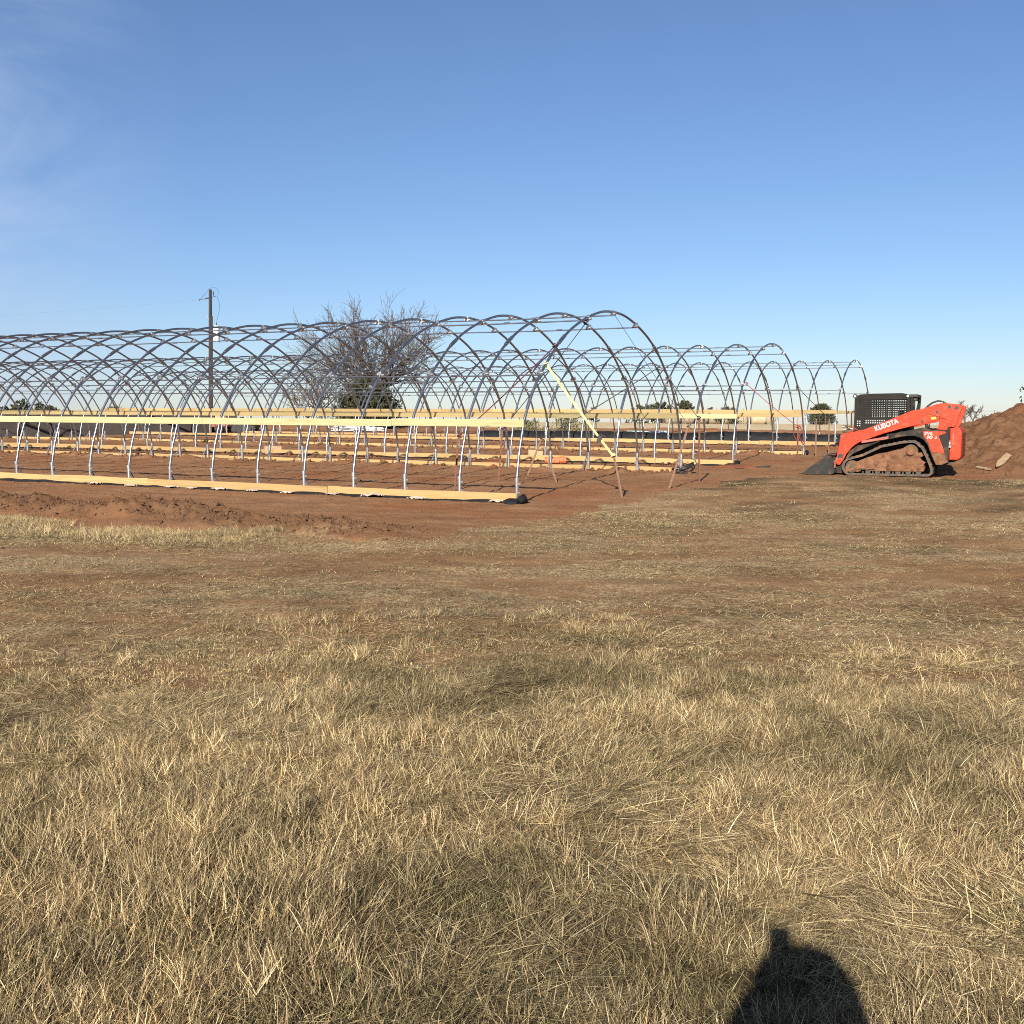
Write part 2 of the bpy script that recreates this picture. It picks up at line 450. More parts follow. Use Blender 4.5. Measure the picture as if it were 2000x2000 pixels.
def ground_mat():
    m, n, l, b = mat('ground_soil_and_thatch', (.3,.2,.1), .97, 0, .05)
    t = n.new("ShaderNodeTexCoord")
    def noise(sc, det=6, rough=.6, st=(1,1,1)):
        mp = n.new("ShaderNodeMapping"); mp.inputs['Scale'].default_value = st
        z = n.new("ShaderNodeTexNoise"); z.inputs['Scale'].default_value = sc; z.inputs['Detail'].default_value = det; z.inputs['Roughness'].default_value = rough
        l.new(t.outputs['Object'], mp.inputs[0]); l.new(mp.outputs[0], z.inputs['Vector']); return z.outputs[0]
    def ramp(src, stops):
        c = n.new("ShaderNodeValToRGB"); e = c.color_ramp.elements
        while len(e) < len(stops): e.new(.5)
        for i, (p, col) in enumerate(stops): e[i].position = p; e[i].color = (*sc_(col), 1)
        l.new(src, c.inputs[0]); return c.outputs[0]
    def mix(f, a, c, typ='MIX'):
        x = n.new("ShaderNodeMixRGB"); x.blend_type = typ
        for i, v in enumerate((f, a, c)):
            if hasattr(v, 'links'): l.new(v, x.inputs[i])
            elif isinstance(v, tuple): x.inputs[i].default_value = (*sc_(v), 1)
            else: x.inputs[i].default_value = v
        return x.outputs[0]
    def rng(src, a, c, lo=0, hi=1):
        x = n.new("ShaderNodeMapRange"); x.inputs['From Min'].default_value = a; x.inputs['From Max'].default_value = c
        x.inputs['To Min'].default_value = lo; x.inputs['To Max'].default_value = hi
        l.new(src, x.inputs['Value']); return x.outputs[0]
    def attr(nm):
        a = n.new("ShaderNodeAttribute"); a.attribute_name = nm; return a.outputs['Fac']
    soil = ramp(noise(.9, 9, .68), [(.3, SOIL_A), (.55, SOIL_B), (.75, (.37,.20,.11))])
    soil = mix(rng(noise(.35, 6), .48, .66), soil, SOIL_C)
    soil = mix(rng(noise(14, 8, .7), .62, .72, 0, .5), soil, (.42,.27,.17))
    soil = mix(rng(noise(9, 8, .7), .60, .75, 0, .55), soil, (.15,.072,.038))
    mr_ = n.new("ShaderNodeMapping"); mr_.inputs['Rotation'].default_value = (0, 0, TH); mr_.inputs['Scale'].default_value = (.10, 2.6, 1)
    zr = n.new("ShaderNodeTexNoise"); zr.inputs['Scale'].default_value = 1.0; zr.inputs['Detail'].default_value = 5
    l.new(t.outputs['Object'], mr_.inputs[0]); l.new(mr_.outputs[0], zr.inputs['Vector'])
    soil = mix(rng(zr.outputs[0], .55, .68, 0, .45), soil, (.19,.088,.046))
    soil = mix(rng(attr('bank'), .15, .7, 0, .7), soil, (.205,.115,.062))
    # worn turf: brown soil with bits of straw lying about
    worn = ramp(noise(1.3, 9, .7), [(.3, (.215,.118,.056)), (.52, (.315,.178,.086)), (.72, (.40,.245,.126))])
    worn = mix(rng(noise(.7, 7, .7, (.6,1.3,1)), .52, .66, 0, .50), worn, (.205,.108,.050))
    bare = rng(noise(.55, 6, .68, (.55,1.25,1)), .44, .60, .05, 1)
    def gate(a):
        x = n.new("ShaderNodeMath"); x.operation = 'MULTIPLY'; l.new(a, x.inputs[0]); l.new(bare, x.inputs[1]); return x.outputs[0]
    worn = mix(gate(rng(noise(30, 6, .75, (1,.35,1)), .47, .60, 0, .9)), worn, (.60,.48,.285))
    worn = mix(gate(rng(noise(24, 6, .75, (.3,1,1)), .50, .62, 0, .9)), worn, (.56,.44,.26))
    worn = mix(rng(noise(18, 6, .7), .60, .74, 0, .7), worn, (.11,.068,.038))
    thick = ramp(noise(15, 9, .8), [(.38, (.030,.022,.012)), (.54, (.10,.073,.040)), (.72, (.32,.25,.145))])  # darkest stops put the shade between blades into the thatch colour
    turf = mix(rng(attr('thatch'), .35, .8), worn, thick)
    fld = ramp(noise(.5, 9, .7, (1,3,1)), [(.3, (.54,.41,.235)), (.6, (.68,.54,.34)), (.8, (.52,.41,.22))])
    turf = mix(attr('field'), turf, fld)
    da = n.new("ShaderNodeMath"); da.operation = 'ADD'
    l.new(attr('dirt'), da.inputs[0]); l.new(rng(noise(6, 8, .7), .3, .7, -.35, .35), da.inputs[1])
    col = mix(rng(da.outputs[0], .35, .65), turf, soil)
    l.new(col, b.inputs['Base Color'])
    bp = n.new("ShaderNodeBump"); bp.inputs['Strength'].default_value = .8; bp.inputs['Distance'].default_value = .035
    h = n.new("ShaderNodeMath"); h.operation = 'ADD'
    l.new(noise(7, 10, .75), h.inputs[0]); l.new(noise(45, 6, .7), h.inputs[1])
    l.new(h.outputs[0], bp.inputs['Height']); l.new(bp.outputs[0], b.inputs['Normal'])
    return m
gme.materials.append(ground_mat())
ground = link('ground', gme)
tag(ground, 'worn field of red soil and dry grass under everything', 'ground', kind='structure')

# ------------------------------------------------------------------ hoop greenhouses
HOOP = [(0,.30),(.0005,.48),(.004,.66),(.010,.92),(.018,1.14),(.033,1.53),(.049,1.77),(.068,2.02),(.092,2.28),(.115,2.46),(.138,2.63),(.172,2.87),(.210,3.10),(.265,3.35),(.330,3.565),(.380,3.69),(.430,3.78),(.470,3.812),(.5,3.82)]
W = 9.362
BAY = 1.22
def smooth_curve(pts, sub=3):
    out = []
    P = [pts[0]] + list(pts) + [pts[-1]]
    for i in range(1, len(P)-2):
        for k in range(sub):
            t = k/sub
            o = []
            for c in range(2):
                a, b, d, e = P[i-1][c], P[i][c], P[i+1][c], P[i+2][c]
                o.append(.5*(2*b+(d-a)*t+(2*a-5*b+4*d-e)*t*t+(3*b-a-3*d+e)*t**3))
            out.append(tuple(o))
    out.append(pts[-1]); return out
def hoop_z_at(wf):
    wf = min(wf, 1-wf)
    return float(np.interp(wf, [p[0] for p in HOOP], [p[1] for p in HOOP]))
PURLINS = [(.5,3.765),(.352,3.575),(.648,3.575),(.106,2.40),(.894,2.40)]

def greenhouse(P, K, label, gw, hip_first, base_first, hm=('hipwood','hipdull')):
    X0, Y0, Z0, gL = P
    root = empty('greenhouse_frame', (X0, Y0, Z0), (0, 0, math.pi/2 - TH), label=label, cat='greenhouse', group='hoop greenhouse frames in rows')
    zs = lambda w_: gw*w_
    L = (K-1)*BAY
    # one hoop mesh, shared
    half = smooth_curve(HOOP)
    prof = half + [(1-a, z) for a, z in half[-2::-1]]
    mb = MB(); pts = [(a*W, 0, z+zs(a*W)) for a, z in prof]
    mb.tube(pts, .0265, 10)
    for i0, s_ in ((12*3, 1), (len(pts)-1-12*3, -1)):          # sleeve joints
        mb.tube([pts[i0-1], pts[i0], pts[i0+1]], [.037,.040,.037], 10)
    hoop_me = mb.mesh('hoop', M['pipe'])
    mb = MB(); mb.tube([(0,0,-.15),(0,0,.44)], .037, 10); mb.tube([(0,0,.40),(0,0,.47)], .046, 10)
    mb.box((.0,-.055,.36), (.03,.06,.03)); mb.box((.0,-.045,.20), (.025,.05,.03))
    post_me = mb.mesh('ground_post', M['zinc'])
    mb = MB(); mb.tube([(0,0,.40),(.12,.02,.22),(.30,.05,-.05)], .014, 6)
    brace_me = mb.mesh('foot_brace', M['zinc'])
    mb = MB(); mb.box((0,0,0), (.075,.06,.11)); mb.box((0,.05,-.015), (.05,.05,.06)); mb.tube([(-.06,0,.02),(.07,0,.02)], .013, 6); mb.tube([(0,-.07,-.02),(0,.07,-.02)], .024, 6)
    clamp_me = mb.mesh('purlin_clamp', M['zinc'])
    for k in range(K):
        l = k*BAY
        h = link('hoop', hoop_me, root, (0, l, gL*l), (rnd.uniform(-.011,.011), 0, rnd.uniform(-.014,.014)))
        for wf, s_ in ((0,1),(1,-1)):
            link('ground_post', post_me, h, (wf*W, 0, zs(wf*W)), (rnd.uniform(-.03,.03), rnd.uniform(-.03,.03), 0 if s_ > 0 else math.pi))
            link('foot_brace', brace_me, h, (wf*W, .02, zs(wf*W)), (0, 0, (0 if s_ > 0 else math.pi) + rnd.uniform(-.5,.5)))
        for wf, pz in PURLINS:
            sl = 0 if wf == .5 else (1 if wf < .5 else -1)
            link('purlin_clamp', clamp_me, h, (wf*W, 0, pz+.03+zs(wf*W)), (0, -sl*(.35 if .3 < wf < .7 else 1.1), rnd.uniform(-.2,.2)))
    for wf, pz in PURLINS:
        mb = MB()
        n = max(4, K//2)
        mb.tube([(wf*W, -.04+(L+.08)*i/n, pz-.02+zs(wf*W)+gL*L*i/n - .012*math.sin(i*2.1)) for i in range(n+1)], .0145, 8)
        for j in range(int(L/6.1)+1):
            y = 1.9+6.1*j
            if y < L: mb.tube([(wf*W, y-.07, pz-.02+zs(wf*W)+gL*y),(wf*W, y+.07, pz-.02+zs(wf*W)+gL*y)], .023, 8)
        mb.build('purlin', M['pipe'], root)
    # hip boards and base boards, butted end to end
    def boards(name, wv, z0, hgt, th, first, m, jit, sag=0.0):
        y = -.03; ln = first
        while y < L - .2:
            ln = min(ln, L + .03 - y)
            mb = MB(); nseg = 6
            dz = rnd.uniform(-jit, jit); tl = rnd.uniform(-.05, .05)
            vs = []; off = rnd.uniform(-.004, .004)
            for i in range(nseg+1):
                t = (i/nseg-.5)*(ln-.006)
                bz = rnd.uniform(-1, 1)*sag
                for dx, dzz in ((-th/2,-hgt/2),(th/2,-hgt/2),(th/2,hgt/2),(-th/2,hgt/2)):
                    vs.append((dx + off + tl*dzz, t, dzz + bz + gL*t))
            fs = [(0,3,2,1)[::-1]] if False else [(0,1,2,3)]
            for i in range(nseg):
                a, b2 = i*4, i*4+4
                for q in range(4): fs.append((a+q, b2+q, b2+(q+1)%4, a+(q+1)%4))
            fs.append(tuple(nseg*4+q for q in (3,2,1,0)))
            mb.add(vs, fs)
            mb.build(name, m, root, (wv, y+ln/2, z0+dz+zs(wv)+gL*(y+ln/2)), bevel=.004)
            y += ln; ln = 4.88
    wf_h = .031*W
    boards('hip_board', wf_h-.055, 1.47, .142, .038, hip_first, M[hm[0]], .008, .003)
    boards('hip_board', W-wf_h+.055, 1.47, .142, .038, hip_first+.8, M[hm[1]], .008, .003)
    boards('base_board', -.062, .095, .185, .038, base_first, M['basewood'], .020, .010)
    boards('base_board', W+.062, .030, .185, .038, base_first+1.1, M['basewood'], .022, .012)
    # black cloth trapped under the base boards
    for wv, s_ in ((-.062,-1),(W+.062,1)):
        N = int(L/.12); mb = MB(); vs = []; fs = []
        for i in range(N+1):
            y = -.12 + (L+.2)*i/N
            a = .06 + .10*float(fbm(y, wv, .9, 3, 81)); zc = .015+.07*float(fbm(y, wv+5, 1.7, 3, 83))
            ex = 1.0 + (1.0 if y < .15 else 0)
            for dx, dz in ((-.03*s_,.02),(.03*s_, zc*ex),(a*.7*s_*ex, zc*.9*ex),(a*1.3*s_*ex, .0),(a*1.3*s_*ex,-.05),(-.03*s_,-.05)):
                vs.append((wv+dx, y, dz+zs(wv)+gL*y-.005))
        for i in range(N):
            for q in range(5): fs.append((i*6+q, i*6+q+1, i*6+6+q+1, i*6+6+q))
        mb.add(vs, fs, 0, True)
        if s_ != 0:
            mb.tube([(wv-.10, -.10, .05+zs(wv)), (wv, -.16, .10+zs(wv)), (wv+.13, -.14, .04+zs(wv))], [.05,.085,.05], 8)
        mb.build('ground_cloth', M['blackcloth'], root)
    def world(wf, l, z):
        w_ = wf*W
        x, y = X0 - l*CT + w_*ST, Y0 + l*ST + w_*CT
        return Vector((x, y, Z0 + gL*l + gw*w_ + z))
    return world

H1 = greenhouse((.094, 20.364, .133, .0086), 27, 'nearest and largest looking hoop greenhouse frame, with yellow strap tied to its end', .0233, 2.93, 4.27)
H2 = greenhouse((6.508, 32.426, .365, .009), 36, 'middle hoop greenhouse frame, standing between the nearest and the farthest ones', .0114, 3.6, 2.4, ('hipwood','hipyellow'))
H3 = greenhouse((13.57, 46.38, .67, .0088), 36, 'farthest and lowest looking hoop greenhouse frame, beside the black fabric roll', .006, 1.8, 3.2, ('hipyellow','hipdull'))

# ------------------------------------------------------------------ T-posts and guy straps at the ends
def tpost(loc, top, label, m, grp='T-posts holding the guy straps'):
    x, y = loc; z = tz(x, y)
    d = Vector((top[0]-x, top[1]-y, top[2]-z)); ln = d.length
    mb = MB()
    mb.box((0, 0, ln/2-.15), (.045, .008, ln+.3)); mb.box((0, .018, ln/2-.15), (.008, .034, ln+.3))
    k = .2
    while k < ln: mb.box((0, -.008, k), (.02, .012, .025)); k += .09
    o = mb.build('t_post', m, None, (x, y, z))
    o.rotation_mode = 'QUATERNION'
    o.rotation_quaternion = d.to_track_quat('Z', 'Y')
    tag(o, label, 'post', grp)
    return Vector(top)
def strap(a, b, r, m, label, sag=.05, tail=False, flat=True, rr2=None):
    a, b = Vector(a), Vector(b); n = 14
    pts = [a.lerp(b, i/n) - Vector((0,0,sag*4*(i/n)*(1-i/n))) for i in range(n+1)]
    mb = MB()
    if flat:
        t = (b-a).normalized(); s = t.cross(Vector((0,0,1))).normalized(); u = s.cross(t)
        vs = []; fs = []
        for i, p in enumerate(pts):
            ang = .25*math.sin(i*.7) + .25
            e = (u*math.cos(ang)+s*math.sin(ang))*r; q = t.cross(e).normalized()*.004
            vs += [p-e-q, p+e-q, p+e+q, p-e+q]
        for i in range(n):
            for k in range(4): fs.append((i*4+k, i*4+(k+1)%4, i*4+4+(k+1)%4, i*4+4+k))
        fs += [(3,2,1,0), tuple(n*4+k for k in range(4))]
        mb.add(vs, fs)
    else:
        mb.tube(pts, r, 6)
    # knots round both ends
    for p in (a, b):
        mb.tube([p+Vector((.045*math.cos(k), .045*math.sin(k), .012*k-.05)) for k in np.arange(0, 9, .6)], .012 if flat else .007, 5)
    o = mb.build('guy_strap', m)
    tag(o, label, 'strap', 'guy straps and wires')
    return o

P1 = tpost((-.30, 25.77), (-.21, 25.77, 1.50), 'dark red steel T-post, upright, behind the near end of the first greenhouse rail', M['rust'])
P2 = tpost((-1.20, 23.23), (-1.11, 23.23, 1.36), 'short rusty T-post inside the nearest greenhouse, by the second hoop foot', M['rust'])
P3 = tpost((.36, 26.56), (.73, 26.56, 1.27), 'brown T-post leaning right inside the nearest greenhouse, in front of the cardboard box', M['browniron'])
P3b = tpost((1.01, 25.41), (.87, 25.41, .70), 'very short stub of a T-post leaning left inside the nearest greenhouse', M['browniron'])
P4 = tpost((4.32, 25.45), (4.30, 25.45, 1.73), 'tall upright dark red T-post on the dirt right of the nearest greenhouse', M['rust'])
P5 = tpost((3.37, 23.47), (3.76, 23.47, 1.56), 'brown T-post leaning right beside the far foot of the nearest end hoop', M['browniron'])
P6 = tpost((2.13, 21.45), (1.97, 21.45, .98), 'brown T-post leaning left with the yellow strap knotted to its top', M['browniron'])
P7 = tpost((8.75, 33.77), (8.75, 33.77, 1.52), 'T-post with bright red strap near the end of the middle greenhouse', M['rust'])
P8 = tpost((10.74, 38.98), (10.74, 38.98, 1.80), 'plain rusty T-post left of the loader, further left of the pair', M['browniron'])
P9 = tpost((11.94, 41.58), (11.94, 41.58, 1.82), 'plain rusty T-post just above the loader bucket, right one of the pair', M['browniron'])

ya = H1(.133, 0, 2.60)
strap(ya, P6, .022, M['yellow'], 'bright yellow ratchet strap slanting from the nearest end hoop down to a leaning post', .02)
mid = ya.lerp(P6, .80)
mb = MB(); mb.box((0,0,0), (.10,.05,.05), (0,.9,0)); mb.tube([(-.02,-.05,-.05),(-.02,.05,-.05)], .04, 10); mb.tube([(.03,-.05,.02),(.03,.05,.02)], .02, 8); mb.box((.05,0,.05), (.14,.035,.01), (0,.5,0))
tag(mb.build('ratchet', M['black'], None, mid), 'black ratchet buckle on the yellow strap', 'ratchet')
strap(H1(.339, -.02, 3.50), P1, .012, M['darkstrap'], 'dark strap from high on the nearest end hoop to the upright red post', .03)
strap(H1(.178, 0, 2.96), P2, .012, M['redstrap'], 'dark red strap crossing the nearest greenhouse down to the short post', .03)
strap(H1(.827, 0, 2.67), P3, .011, M['darkstrap'], 'grey strap running left from the far side of the end hoop to the leaning post', .05)
strap(H1(.924, 0, 2.41), P4, .012, M['darkstrap'], 'dark strap from the far side of the end hoop right to the tall red post', .02)
strap(H1(.505, -.02, 3.79), P5, .006, M['darkstrap'], 'thin black wire from the top of the nearest end hoop', .02, flat=False)
strap(H2(.146, 0, 2.44), P7, .009, M['brightred'], 'red strap slanting right from the end hoop of the middle greenhouse', .03)
strap(H2(.889, 0, 2.50), P9, .010, M['darkstrap'], 'dark strap from the far side of the middle end hoop towards the loader', .03)
mb = MB()
mb.tube([P7+Vector((.03,-.03,.05)), P7+Vector((.10,-.05,-.10)), P7+Vector((.02,-.05,-.3)), P7+Vector((.12,-.04,-.48)), P7+Vector((.20,-.04,-.42)), P7+Vector((.16,-.04,-.55))], .018, 6)
mb.tube([P7+Vector((-.12,-.03,.02)), P7+Vector((-.14,-.05,-.25)), P7+Vector((.0,-.05,-.5))], .012, 6)
tag(mb.build('strap_tail', M['brightred']), 'loose bright red strap tail hanging on the post by the middle greenhouse', 'strap')

# ------------------------------------------------------------------ compact track loader
LZ = .335
PH = R(25.5)
lo = empty('track_loader', (9.37+math.sin(PH)*.98, 27.40+math.cos(PH)*.98, LZ), (0, 0, -PH), label='orange compact track loader with dark caged cab and muddy tracks', cat='track loader')
Y = lambda y: y - .98                                           # y given from the near side
def arc(c, r, a0, a1, n): return [(c[0]+r*math.cos(R(a0+(a1-a0)*i/n)), c[1]+r*math.sin(R(a0+(a1-a0)*i/n))) for i in range(n+1)]
T_OUT = arc((-.885,.20), .235, 268, 118, 12) + [(-.633,.515),(-.2,.735),(.30,.845)] + arc((.54,.65), .215, 100, 30, 7) + [(.80,.70),(.913,.471),(1.004,.251)] + arc((.90,.115), .135, 12, -92, 7)
T_OUT = [(a, max(b, -.02)) for a, b in T_OUT]
def inset(poly, d):
    out = []; n = len(poly)
    ar = sum(poly[i][0]*poly[(i+1)%n][1]-poly[(i+1)%n][0]*poly[i][1] for i in range(n))
    sg = 1 if ar > 0 else -1
    for i in range(n):
        p0, p, p1 = [Vector(poly[j % n]) for j in (i-1, i, i+1)]
        a = (p-p0).normalized(); b = (p1-p).normalized()
        nn = (Vector((-a.y, a.x))+Vector((-b.y, b.x)))
        nn = nn.normalized() if nn.length > 1e-6 else Vector((-a.y, a.x))
        out.append(tuple(p + nn*d*sg))
    return out
def track(y0, y1):
    mb = MB(); inn = inset(T_OUT, .055); n = len(T_OUT)
    # resample the loop to lay tread bars on it
    for yy0, yy1 in ((y0, y1),):
        vs = [(p[0], yy0, p[1]) for p in T_OUT]+[(p[0], yy1, p[1]) for p in T_OUT]+[(p[0], yy0, p[1]) for p in inn]+[(p[0], yy1, p[1]) for p in inn]
        fs = []
        for i in range(n):
            j = (i+1) % n
            fs += [(i,j,n+j,n+i),(2*n+j,2*n+i,3*n+i,3*n+j),(j,i,2*n+i,2*n+j),(n+i,n+j,3*n+j,3*n+i)]
        mb.add(vs, fs)
    tot = 0; pts = [Vector(p) for p in T_OUT]
    seg = [(pts[(i+1)%n]-pts[i]).length for i in range(n)]
    s = 0
    while s < sum(seg):
        i = 0; q = s
        while q > seg[i]: q -= seg[i]; i += 1
        t = (pts[(i+1)%n]-pts[i]).normalized(); p = pts[i]+t*q
        mb.box((p.x, (y0+y1)/2, p.y), (.06, y1-y0-.06, .022), (0, -math.atan2(t.y, t.x), 0))
        s += .12
    o = mb.build('rubber_track', M['rubber'], lo)
    # idler, rollers, sprocket hub and mud caked frame
    mb = MB()
    mb.disc((-.885,.20), .155, y0+.05, y1-.05, 24)
    mb.disc((-.885,.20), .07, y0+.02, y1-.02, 14)
    for u in (-.50,-.265,-.024,.22,.46,.70): mb.disc((u,.085), .065, y0+.06, y1-.06, 14)
    for u in (-.62,-.38,-.145,.10,.34,.58): mb.box((u,(y0+y1)/2,.06), (.03, y1-y0-.1, .05))
    mb.disc((.515,.60), .165, y0+.04, y1-.04, 20)
    mb.build('rollers', M['rubber'], o)
    MUD = [(-1.04,.176),(-.955,.27),(-.762,.325),(-.60,.40),(-.508,.438),(-.40,.47),(-.319,.51),(-.2,.545),(-.06,.56),(.05,.60),(.177,.631),(.33,.675),(.40,.72),(.50,.735),(.61,.70),(.727,.454),(.844,.195),(.82,.105),(.4,.098),(0,.10),(-.4,.10),(-.757,.125),(-.92,.085),(-1.03,.06)]
    mb = MB()
    near = y0 < 0
    ya, yb = (y0+.035, y1-.1) if near else (y0+.1, y1-.035)
    mb.prism(MUD, ya, yb)
    o2 = mb.build('mud_caked_frame', M['mudcake'], o)
    r2 = random.Random(3)
    mb = MB()
    mb.disc((.515,.60), .10, y0-.02 if near else y1-.1, y0+.1 if near else y1+.02, 20)
    mb.build('drive_hub', M['mudcake'], o)
    mb = MB()
    for i in range(60):
        u = r2.uniform(-.9,.78); v = r2.uniform(.14, .14+.40*ss(-1.0,.4,u))
        if abs(u-.515) < .14 and abs(v-.6) < .14: continue
        s_ = r2.uniform(.03,.085)
        yy = ya if near else yb
        c = [(u+s_*r2.uniform(.7,1.2)*math.cos(a)*1.5, yy, v+s_*r2.uniform(.6,1.1)*math.sin(a)) for a in np.arange(0,6.2,.9)]
        top = (u, yy-(.03 if near else -.03)*r2.uniform(.5,1.3), v)
        k = len(c); mb.add(c+[top], [(q,(q+1)%k,k) for q in range(k)], 0, True)
    mb.build('mud_lumps', M['mudcake'], o)
    mb = MB(); mb.box((-.56, y0+.03 if near else y1-.03, .135), (.42,.02,.035)); mb.build('grease_plate', M['charcoal'], o)
track(Y(0), Y(.45))
track(Y(1.51), Y(1.96))
# chassis between the tracks
mb = MB()
mb.prism([(-1.05,.28),(-1.05,.62),(-.75,.78),(.3,1.0),(1.36,1.10),(1.36,.33),(1.0,.22),(-.8,.22)], Y(.47), Y(1.49))
mb.build('chassis', M['charcoal'], lo, bevel=.01)
FEN = [(-1.043,.40),(-.944,.594),(-.767,.729),(-.385,.798),(-.05,.90),(.292,1.075),(.758,1.18),(.979,1.125),(1.36,1.112),(1.377,.335),(1.234,.274),(1.101,.272),(.998,.48),(.90,.756),(.80,.885),(.68,.955),(.55,.985),(.30,.965),(-.2,.855),(-.634,.64),(-.85,.53),(-1.01,.40)]
for y0, y1 in ((.02,.48),(1.48,1.94)):
    mb = MB(); mb.prism(FEN, Y(y0), Y(y1)); mb.build('fender', M['charcoal'], lo, bevel=.008)
PAN = [(.785,1.10),(1.283,1.087),(1.318,1.049),(1.141,.984),(1.278,.617),(1.28,.553),(1.141,.577),(.985,.588),(.925,.782),(.85,.905),(.80,.955)]
LOW = [(.985,.582),(1.141,.571),(1.28,.547),(1.372,.338),(1.234,.280),(1.108,.278),(1.01,.49)]
for y0, y1 in ((.012,.03),(1.93,1.948)):
    mb = MB(); mb.prism(PAN, Y(y0), Y(y1)); o = mb.build('side_panel', M['orange'], lo, bevel=.004)
    if y0 < 1:
        for k in range(4):
            mb = MB(); mb.box((1.06+.02*k, Y(.010), .86-.058*k), (.16,.006,.012)); mb.build('vent_slot', M['mudcake'], o)
    mb = MB(); mb.prism(LOW, Y(y0+.004), Y(y1)); mb.build('lower_panel', M['mudcake'], lo)
# red frame rail and hydraulic bits under the arm
mb = MB(); mb.prism([(-.67,.79),(-.03,.90),(-.03,.965),(-.67,.85)], Y(.08), Y(.13)); mb.build('frame_rail', M['redpaint'], lo)
mb = MB()
mb.tube([(.86,Y(.22),1.09),(.84,Y(.22),1.27)], .035, 10); mb.tube([(.90,Y(.2),1.10),(.91,Y(.2),1.27)], .02, 8)
mb.tube([(.0,Y(.2),.98),(.16,Y(.18),1.0),(.30,Y(.2),1.05)], .05, 8); mb.tube([(-.08,Y(.2),.97),(-.02,Y(.2),.96)], .06, 8)
mb.build('lift_cylinder', M['charcoal'], lo)
# lift arms
ARM = [(1.653,1.683),(1.645,1.715),(1.615,1.737),(1.483,1.757),(1.242,1.779),(1.15,1.772),(1.061,1.752),(.88,1.689),(.735,1.638),(.6,1.615),(.502,1.598),(.145,1.444),(-.228,1.292),(-.626,1.129),(-.755,1.112),(-.857,1.074),(-1.0,1.052),(-1.115,1.035),(-1.165,1.015),(-1.192,.975),(-1.226,.723),(-1.295,.318),(-1.285,.27),(-1.25,.235),(-1.19,.235),(-1.10,.374),(-1.038,.51),(-.912,.672),(-.82,.755),(-.709,.821),(-.493,.902),(-.15,1.03),(.261,1.150),(.745,1.274),(.9,1.305),(1.012,1.338),(1.108,1.377),(1.156,1.411),(1.145,1.364),(1.109,1.131),(1.322,1.119),(1.345,1.19),(1.488,1.196),(1.545,1.286)]
for y0, y1, nr in ((.10,.24,True),(1.72,1.86,False)):
    mb = MB(); mb.prism(ARM, Y(y0), Y(y1)); arm = mb.build('lift_arm', M['orange'], lo, bevel=.012)
    yo = Y(y0) if nr else Y(y1); sg = -1 if nr else 1
    mb = MB()
    for c, r in (((1.365,1.685),.034),((1.528,1.665),.034),((1.089,1.564),.03),((.75,1.332),.03)): mb.disc(c, r, yo-.012, yo+.012, 14)
    mb.build('pivot_pin', M['black'], arm)
    mb = MB()
    for c, r in (((1.365,1.685),.05),((1.528,1.665),.05),((1.089,1.564),.065),((-1.14,.965),.05)):
        mb.tube([(c[0]+r*math.cos(a), yo+sg*.004, c[1]+r*math.sin(a)) for a in np.arange(0, 6.28, .4)], .010, 6, closed=True)
    mb.tube([(1.47,yo,1.62),(1.355,yo,1.28)], .007, 5)
    mb.tube([(-.72,yo,1.03),(-.55,yo,1.02),(-.49,yo,.99),(-.56,yo,.93),(-.72,yo,.86)], .007, 5)
    mb.build('weld_bead', M['redpaint'], arm)
    if nr:
        mb = MB(); mb.prism([(.949,1.436),(1.058,1.445),(1.066,1.390),(.956,1.377)], yo-.006, yo); mb.build('warning_sticker', M['ylabel'], arm)
        mb = MB(); mb.prism([(-1.26,.40),(-1.12,.42),(-1.10,.50),(-1.22,.52)], yo-.004, yo); mb.build('rubbed_patch', M['black'], arm)
        arm_near = arm
# cross tube joining the arms at the front
mb = MB(); mb.tube([(-1.15,Y(.2),.62),(-1.15,Y(1.8),.62)], .08, 12); mb.box((-1.20,Y(.98),.45), (.10,1.5,.30)); mb.build('arm_crossbar', M['orange'], lo, bevel=.01)

FONT_MATS = {}
def lettering(txt, size, x, z, yv, ang, m, parent, bold=0.0, shear=0.0, sx=1.0, name='lettering'):
    cu = bpy.data.curves.new(name, 'FONT'); cu.body = txt; cu.size = size; cu.extrude = .002; cu.offset = bold; cu.shear = shear; cu.space_character = 1.03
    tmp = bpy.data.objects.new('tmp', cu); COL.objects.link(tmp)
    dg = bpy.context.evaluated_depsgraph_get()
    me = bpy.data.meshes.new_from_object(tmp.evaluated_get(dg))
    bpy.data.objects.remove(tmp); bpy.data.curves.remove(cu)
    co = np.zeros(len(me.vertices)*3); me.vertices.foreach_get('co', co); co = co.reshape(-1,3)
    xs = co[:,0]*sx; zs_ = co[:,1]; ca, sa = math.cos(ang), math.sin(ang)
    out = np.stack([x+xs*ca-zs_*sa, yv-co[:,2], z+xs*sa+zs_*ca], 1)
    me.vertices.foreach_set('co', out.ravel()); me.materials.clear(); me.materials.append(m); me.update()
    return link(name, me, parent), float(xs.max())
lettering('KUBOTA', .170, -.345, 1.090, Y(.10)-.004, math.atan2(.212,.555), M['white'], arm_near, bold=.0035, sx=.84)
sp = [o for o in lo.children if o.name.startswith('side_panel')][0]
lettering('SVL', .100, .80, 1.008, Y(.012)-.004, 0, M['white'], sp, bold=0, shear=.25, sx=1.30)
lettering('90', .110, .855, .908, Y(.012)-.004, 0, M['white'], sp, bold=0, shear=.25, sx=1.25)
lettering('-2', .080, 1.025, .908, Y(.012)-.004, 0, M['white'], sp, bold=0, shear=.25, sx=1.1)
